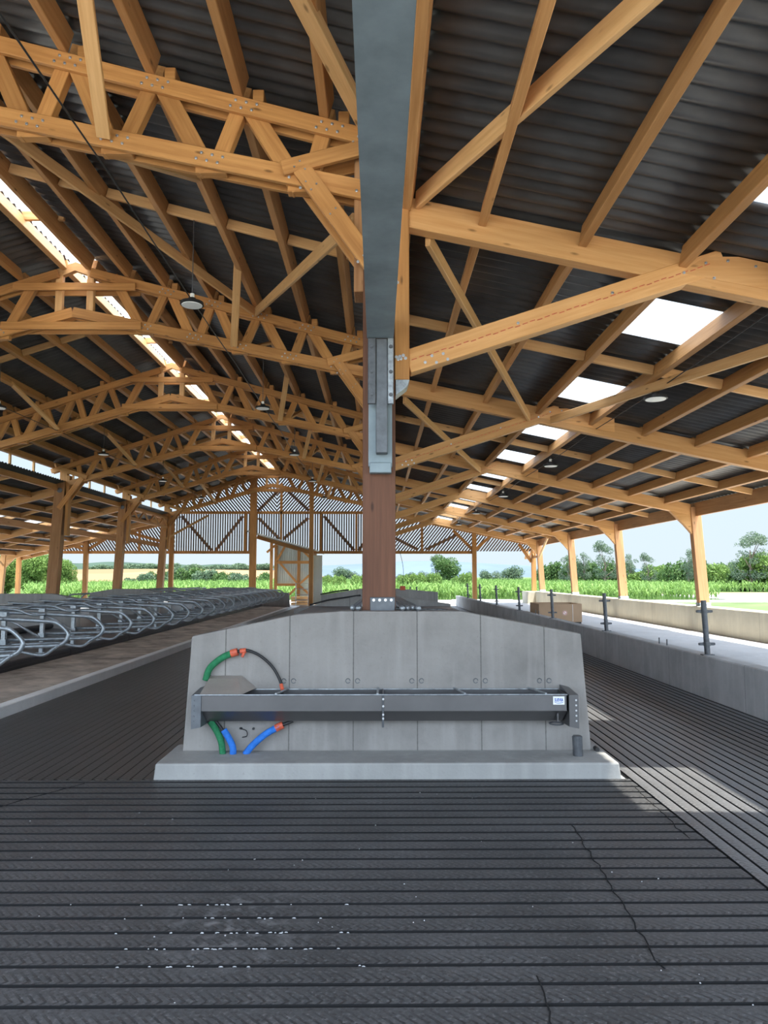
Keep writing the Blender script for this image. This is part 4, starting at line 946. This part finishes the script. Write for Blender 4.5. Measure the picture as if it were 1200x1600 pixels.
carton().build('carton', M['card'], bx)
m = MB(); m.tube([(5.185, 20.498, 0.55), (5.185, 20.494, 0.55)], 0.066, 20); lg = m.build('round_logo', M['white'], bx); lg['label'] = 'white round logo with a red ring'
m = MB(); m.tube(arc((5.185, 20.493, 0.55), 0.052, 0, 360, 20)[:-1], 0.008, 5, closed=True); m.tube([(5.16, 20.493, 0.575), (5.21, 20.493, 0.525)], 0.008, 5); m.build('logo_ring', M['orange'], lg)
m = MB(); m.box((5.40, 20.495, 0.32), (5.41, 20.50, 0.78)); m.build('box_seam', M['kerbc'], bx)
for x in (4.5, 5.0, 5.52): block('pallet_foot', (x, 20.5, 0.2), (x + 0.12, 21.7, 0.30), M['black'] if x > 5.2 else M['white'], bx)

# ------------------------------------------------------------------ cubicle dividers
def divider(px, s, base):
    """s = +1: the free loop points to +x"""
    t_ = thing('cubicle_divider', (px, 0, base), 'x', 'cubicle divider', 'cubicle dividers')
    Z = lambda z: base + z - 0.27
    beam('divider_post', (px, 0, Z(0.24)), (px, 0, Z(0.98)), 0.065, 0.065, M['galv'], t_, up=YS, bev=0.004)
    X = lambda d: px + s * d
    q = lambda l, y=0.055: [(X(d), y, Z(z)) for d, z in l]
    m = MB(); m.tube(spline(q([(-1.25, 1.06), (-0.6, 1.03), (0.0, 1.005), (0.6, 0.98), (1.22, 0.945)]), 2) + spline(q([(1.31, 0.93), (1.37, 0.895), (1.45, 0.82), (1.478, 0.77), (1.475, 0.73), (1.44, 0.67), (1.37, 0.632), (1.28, 0.62)]), 3) + spline(q([(1.2, 0.615), (0.6, 0.60), (0.0, 0.585)]), 2), 0.028, 10); m.build('loop_tube', M['tubes'], t_, smooth=True)
    m = MB(); m.tube(spline(q([(1.38, 0.635), (1.29, 0.575), (1.22, 0.52), (1.15, 0.495), (1.02, 0.505), (0.82, 0.545), (0.6, 0.54), (0.0, 0.515)], 0.045), 4), 0.023, 8); m.build('lower_tube', M['tubes'], t_, smooth=True)
    m = MB(); m.tube(spline(q([(-0.9, 0.99), (-0.45, 1.0), (-0.15, 1.06), (0.15, 1.055), (0.32, 1.0), (0.45, 0.97), (0.62, 0.985)], -0.02), 4), 0.019, 8); m.build('upper_tube', M['tubes'], t_, smooth=True)
    m = MB(); m.tube(q([(0.02, 0.90), (0.18, 0.83), (0.52, 0.63)], 0.03), 0.021, 8); m.build('diagonal_tube', M['galv'], t_, smooth=True)
    for z0, z1, nm_ in ((0.95, 1.01, 'top_clamp'), (0.52, 0.60, 'lower_clamp')):
        m = MB(); m.box((X(0) - 0.05, -0.045, Z(z0)), (X(0) + 0.05, 0.09, Z(z1))); m.build(nm_, M['tubes'], t_)
    m = MB(); m.box((X(0) - 0.08, -0.06, Z(0.268)), (X(0) + 0.08, 0.06, Z(0.282))); m.build('foot_plate', M['galv'], t_)
    return t_
DY = 1.28
for px, s, nm, n0 in ((-5.67, 1, 'near', 0), (-9.2, -1, 'rear', 13)):
    d = divider(px, s, 0.27); KM = kids_map(); last = None
    for k in range(n0, 20):
        y = 8.78 + DY * k
        if k == n0: c = d; cd = (0, y, 0)
        else: c = copy_tree(d, KM, (0, y - (8.78 + DY * n0), 0))
        if k == n0: d.location.y = y
        c['label'] = 'galvanised looped cubicle divider, %s row on the left bed, %s from the camera' % (nm, ORD[k - n0])
        c['group'] = 'cubicle dividers of the %s row' % nm
for x, z, nm in ((-6.84, 1.03, 'near'), (-7.95, 1.03, 'rear')):
    m = MB(); m.tube([(x, 8.0 if nm == 'near' else 24.2, z), (x, 34.3, z)], 0.024, 8)
    tag(m.build('neck_rail', M['galv'], smooth=True, origin=(x, 20, z)), 'long galvanised neck rail through the %s row of cubicle dividers' % nm, 'rail')
def edge_piece(x, y0, y1, lab):
    m = MB(); m.tube([(x, y0, 0.235), (x, y1 - 0.02, 0.235)], 0.062, 10); m.box((x - 0.05, y0, 0.15), (x + 0.05, y1 - 0.02, 0.235))
    tag(m.build('bed_edge_profile', M['edge'], origin=(x, (y0 + y1) / 2, 0.25)), lab, 'edging', 'black bed edging')
for k in range(10):
    edge_piece(-5.47, 4.0 + 3.07 * k, 4.0 + 3.07 * (k + 1), '%s black rounded edging piece along the near cubicle bed, from the camera' % ORD[k])
br = MB(); br.tube([(-7.4, 8, 0.44), (-7.4, 16.9, 0.44)], 0.06, 10); tag(br.build('brisket_tube', M['edge'], origin=(-7.35, 20, 0.45)), 'long black brisket tube down the middle of the left bed', 'tube')

# ------------------------------------------------------------------ crumbs on the rubber floor
m = MB(); rg = random.Random(5)
for k in range(150):
    if k < 80: x = rg.gauss(-0.63, 0.22); y = -2.2 + 0.139 * rg.choice([38, 39, 39, 40, 40, 41, 42]) + rg.uniform(-0.004, 0.004); w = rg.uniform(0.003, 0.011); d = 0.0012
    else: x = rg.uniform(-2.6, 1.9); y = rg.uniform(2.3, 5.6); w = rg.uniform(0.002, 0.006); d = rg.uniform(0.0015, 0.004)
    m.add([(x - w, y - d, 0.003), (x + w, y - d, 0.003), (x + w * .8, y + d, 0.003), (x - w * .8, y + d, 0.003), (x - w * .4, y, 0.0062), (x + w * .4, y, 0.0062)], [(0, 1, 5, 4), (1, 2, 5), (2, 3, 4, 5), (3, 0, 4), (3, 2, 1, 0)])
tag(m.build('white_crumbs', M['crumb']), 'small white crumbs scattered over the dark rubber floor', 'crumbs', kind='stuff')

# ------------------------------------------------------------------ landscape
def hill(name, x0, x1, y0, y1, fz, mat, nx=40, ny=10):
    vs, fs = [], []
    for j in range(ny + 1):
        for i in range(nx + 1):
            x = x0 + (x1 - x0) * i / nx; y = y0 + (y1 - y0) * j / ny; vs.append((x, y, fz(x, y)))
    for j in range(ny):
        for i in range(nx): a = j * (nx + 1) + i; fs.append((a, a + 1, a + nx + 2, a + nx + 1))
    o = mesh(name, vs, fs, mat, smooth=True); return tag(o, kind='structure')
def sm(t): t = max(0, min(1, t)); return t * t * (3 - 2 * t)
hill('hill_stubble', -420, -20, 150, 620, lambda x, y: -0.5 + 7.6 * sm((y - 150) / 470) * sm((-20 - x) / 60) - 0.5 * (1 - sm((-20 - x) / 30)) + 0.6 * math.sin(x / 37), M['stubble'], 60, 16)
hill('hill_wooded', -900, -60, 640, 1100, lambda x, y: -3 + 21 * sm((y - 640) / 300) * sm((-60 - x) / 160) + 1.6 * math.sin(x / 31) + 0.8 * math.sin(x / 11), M['greenhill'], 120, 10)
hill('hill_hazed_ridge', -800, 2400, 1700, 2600, lambda x, y: -10 + (46 + 9 * math.sin(x / 260 + 1) + 4 * math.sin(x / 90) - 14 * sm((x - 300) / 900)) * sm((y - 1700) / 500), M['hazehill'], 140, 10)
def foliage(rg, blobs, n, size, stretch=1.0):
    vs, fs = [], []
    vol = [b[3] ** 3 * b[4] for b in blobs]; tot = sum(vol)
    for b, v in zip(blobs, vol):
        for k in range(max(12, int(n * v / tot))):
            while True:
                p = Vector((rg.uniform(-1, 1), rg.uniform(-1, 1), rg.uniform(-1, 1)))
                if p.length <= 1 and p.length > rg.random() * 0.9: break
            c = Vector((b[0] + p.x * b[3], b[1] + p.y * b[3], b[2] + p.z * b[3] * b[4]))
            a = Vector((rg.gauss(0, 1), rg.gauss(0, 1), rg.gauss(0, 1))).normalized(); u = a.orthogonal().normalized(); w = a.cross(u)
            s = size * rg.uniform(0.6, 1.3); o = len(vs)
            vs += [c + u * s * stretch, c + w * s * 0.6, c - u * s * stretch, c - w * s * 0.6]; fs.append((o, o + 1, o + 2, o + 3))
    return vs, fs
TM = {}
def tree_kind(key, H, seed, n, leaf, mat, shape):
    rg = random.Random(seed); bl = []
    if shape == 'round':
        for k in range(14):
            a = rg.uniform(0, 6.28); r = rg.uniform(0, 0.30) * H; z = rg.uniform(0.38, 0.80) * H; bl.append((r * math.cos(a), r * math.sin(a), z, rg.uniform(0.14, 0.22) * H, 0.9))
    elif shape == 'full':
        for k in range(20):
            a = rg.uniform(0, 6.28); r = rg.uniform(0, 0.42) * H; z = rg.uniform(0.14, 0.80) * H; bl.append((r * math.cos(a), r * math.sin(a), z, rg.uniform(0.16, 0.26) * H, 0.9))
    elif shape == 'sparse':
        for k in range(30):
            a = rg.uniform(0, 6.28); z = rg.uniform(0.25, 0.97) * H; r = rg.uniform(0.03, 0.30) * H * (1.15 - abs(z / H - 0.6)); bl.append((r * math.cos(a), r * math.sin(a), z, rg.uniform(0.05, 0.13) * H, 0.75))
    else:
        for k in range(9):
            a = rg.uniform(0, 6.28); r = rg.uniform(0, 0.75) * H; bl.append((r * math.cos(a), r * math.sin(a) * 0.7, rg.uniform(0.3, 0.62) * H, rg.uniform(0.3, 0.42) * H, 0.95))
    vs, fs = foliage(rg, bl, n, leaf)
    me = bpy.data.meshes.new('crown'); me.from_pydata([tuple(v) for v in vs], [], fs); me.materials.append(mat); me.update()
    t_ = MB(); top = 0.72 if shape != 'bush' else 0.4
    t_.tube(spline([(0, 0, -0.2), (0.01 * H, 0, 0.25 * H), (-0.01 * H, 0.01 * H, 0.5 * H), (0, 0, top * H)], 4), 0.028 * H, 7, r1=0.008 * H)
    for b in bl[:8]:
        z0 = b[2] * 0.6; t_.tube([(0, 0, z0), (b[0] * 0.9, b[1] * 0.9, b[2])], 0.011 * H, 5, r1=0.004 * H)
    mt_ = bpy.data.meshes.new('trunk'); mt_.from_pydata([tuple(v) for v in t_.v], [], t_.f); mt_.materials.append(M['bark']); mt_.update()
    TM[key] = (me, mt_, H)
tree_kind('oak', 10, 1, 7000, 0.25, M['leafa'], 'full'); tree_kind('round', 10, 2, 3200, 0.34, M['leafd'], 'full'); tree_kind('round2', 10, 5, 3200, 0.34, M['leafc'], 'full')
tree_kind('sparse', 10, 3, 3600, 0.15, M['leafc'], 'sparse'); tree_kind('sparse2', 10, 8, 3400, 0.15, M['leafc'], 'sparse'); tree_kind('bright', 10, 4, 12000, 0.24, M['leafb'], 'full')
tree_kind('bush', 10, 6, 3400, 0.55, M['leafb'], 'bush'); tree_kind('bushd', 10, 7, 3600, 0.50, M['leafa'], 'bush'); tree_kind('bushf', 10, 9, 1600, 0.8, M['leafd'], 'bush')
def tree(key, px, py_top, Y, label, cat='tree', group=None, base=-0.1, wid=1.0, px_w=None):
    """stands at depth Y where the line of sight through column px falls, as tall as the photo shows it"""
    x = (px - VPX) * Y / FPX; H = EYE + (VPY - py_top) * Y / FPX - base
    if key.startswith('bush'): H *= 1.25
    me, mt_, h0 = TM[key]; s = H / h0
    t_ = thing('tree' if cat == 'tree' else 'bush', (x, Y, base), label, cat, group)
    for nm, d in (('crown', me), ('trunk', mt_)):
        o = bpy.data.objects.new(nm, d); COL.objects.link(o); o.parent = t_
    t_.scale = (s * wid, s * wid, s); t_.rotation_euler = (0, 0, (x * 7.3) % 6.28); return t_
# straight behind
tree('oak', 700, 866, 130, 'big dark leafy tree standing in the maize right of the central post', wid=1.0)
tree('sparse', 680, 868, 131, 'thin bare-looking tree touching the left side of the big dark tree', wid=0.6)
tree('round', 800, 882, 170, 'solitary round tree by the right end of the far field', wid=1.15)
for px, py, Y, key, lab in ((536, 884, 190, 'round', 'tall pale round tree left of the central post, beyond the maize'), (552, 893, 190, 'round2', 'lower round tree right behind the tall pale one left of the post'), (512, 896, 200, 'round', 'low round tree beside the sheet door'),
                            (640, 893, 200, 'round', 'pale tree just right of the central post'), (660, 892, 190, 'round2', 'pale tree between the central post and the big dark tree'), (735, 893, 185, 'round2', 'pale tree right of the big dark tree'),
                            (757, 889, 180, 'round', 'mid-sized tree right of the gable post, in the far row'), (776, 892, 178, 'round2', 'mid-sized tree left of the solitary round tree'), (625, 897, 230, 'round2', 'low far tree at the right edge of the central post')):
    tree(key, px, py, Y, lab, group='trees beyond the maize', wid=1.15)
for k, (px, py) in enumerate(((505, 902), (528, 902), (562, 901), (634, 901), (652, 899), (672, 898), (722, 898))):
    tree('bush', px, py, 60, '%s young pale bush in the row at the back of the maize, from the left' % ORD[k], 'bush', 'young bushes behind the maize', wid=0.5)
# right hand side
for px, py, Y, key, lab, w in ((888, 866, 110, 'sparse', 'airy tree behind the third eave post', 0.9), (912, 864, 112, 'sparse2', 'airy tree between the eave posts, left of the tallest', 0.9), (945, 848, 105, 'sparse', 'tallest airy tree between the eave posts', 0.85), (985, 866, 108, 'sparse2', 'airy tree just right of the middle eave post', 0.9),
                               (1012, 866, 100, 'sparse', 'small airy tree left of the nearest eave post', 0.75), (1076, 858, 85, 'sparse2', 'airy tree behind the nearest eave post', 0.7), (1174, 834, 80, 'sparse', 'tall airy tree at the right edge of the photo', 1.0)):
    tree(key, px, py, Y, lab, group='airy trees on the right', wid=w)
for k, (px, py, Y, key, w) in enumerate(((862, 882, 120, 'bushd', 0.7), (890, 878, 118, 'bushd', 0.7), (922, 880, 116, 'bushd', 0.7), (956, 880, 112, 'bushd', 0.8), (995, 894, 108, 'bush', 0.9), (1025, 886, 104, 'bush', 0.8), (1064, 880, 96, 'bushd', 0.8), (1100, 880, 90, 'bushd', 0.8),
                                           (1135, 884, 84, 'bush', 0.8), (1164, 878, 83, 'bushd', 0.8), (1200, 870, 82, 'bush', 0.9), (1235, 880, 80, 'bushd', 0.9))):
    tree(key, px, py, Y, '%s leafy bush of the hedge on the right, counted from the left' % ORD[k], 'bush', 'hedge bushes on the right', wid=w)
# left hand side
for k, (px, py, Y) in enumerate(((-28, 858, 66), (14, 862, 70), (50, 858, 66), (84, 862, 69), (106, 872, 66))):
    tree('bright', px, py, Y, '%s bright green leafy tree outside the left aisle, from the left' % ORD[k], group='bright trees on the left', wid=0.85 if k < 4 else 0.6)
for k, (px, py, Y) in enumerate(((232, 897, 122), (254, 893, 124), (280, 889, 120), (304, 888, 118), (326, 892, 116), (350, 895, 114), (374, 897, 112), (416, 896, 107), (205, 904, 112))):
    tree('bushd' if k % 2 else 'bushf', px, py, Y, '%s rounded grove tree at the foot of the tan hill, in the left gap' % ORD[k], 'tree', 'grove at the foot of the hill', wid=0.9)
for k in range(30):
    px = 140 + k * 9.5 + random.uniform(-3, 3); Y = 600 + 20 * math.sin(k)
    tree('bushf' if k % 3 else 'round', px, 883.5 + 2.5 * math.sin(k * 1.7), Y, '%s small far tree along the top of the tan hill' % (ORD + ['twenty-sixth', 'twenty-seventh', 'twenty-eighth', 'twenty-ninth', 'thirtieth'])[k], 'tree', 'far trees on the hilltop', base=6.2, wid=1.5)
# maize
m = MB(); rg = random.Random(11)
def maize(x, y, h):
    o = len(m.v)
    for k in range(5):
        a = rg.uniform(0, 6.28); z0 = h * rg.uniform(0.1, 0.65); d = Vector((math.cos(a), math.sin(a), 0)); n_ = Vector((-d.y, d.x, 0)) * 0.035
        p = Vector((x, y, z0 - 0.08)); L = h * rg.uniform(0.35, 0.55)
        q = p + d * L * 0.55 + Vector((0, 0, L * 0.75)); r = p + d * L + Vector((0, 0, L * rg.uniform(0.35, 0.7)))
        b = len(m.v); m.v += [p - n_, p + n_, q + n_ * 1.3, q - n_ * 1.3, r]; m.f += [(b, b + 1, b + 2, b + 3), (b + 3, b + 2, b + 4)]
    b = len(m.v); n_ = Vector((0.025, 0.0, 0)); m.v += [Vector((x, y, -0.08)) - n_, Vector((x, y, -0.08)) + n_, Vector((x, y, h)) + n_ * .5, Vector((x, y, h)) - n_ * .5]; m.f.append((b, b + 1, b + 2, b + 3))
for k in range(30):
    y = 51.5 + 0.8 * k + 0.012 * k * k
    x0 = -y * 0.47; x1 = min(y * 0.55, 24 if y < 76 else 90)
    x = x0
    while x < x1:
        maize(x + rg.uniform(-0.1, 0.1), y + rg.uniform(-0.2, 0.2), rg.uniform(0.95, 1.3)); x += rg.uniform(0.24, 0.36) * (1 + k * 0.012)
for k in range(26):
    y = 84 + 4 * k; x0 = -y * 0.3; x1 = y * 0.36; x = x0
    while x < x1: maize(x, y + rg.uniform(-1.5, 1.5), rg.uniform(1.0, 1.3)); x += 0.8
tag(m.build('maize_crop', M['corn'], fix=False), 'bright green maize crop standing in rows beyond the barn', 'maize', kind='stuff')
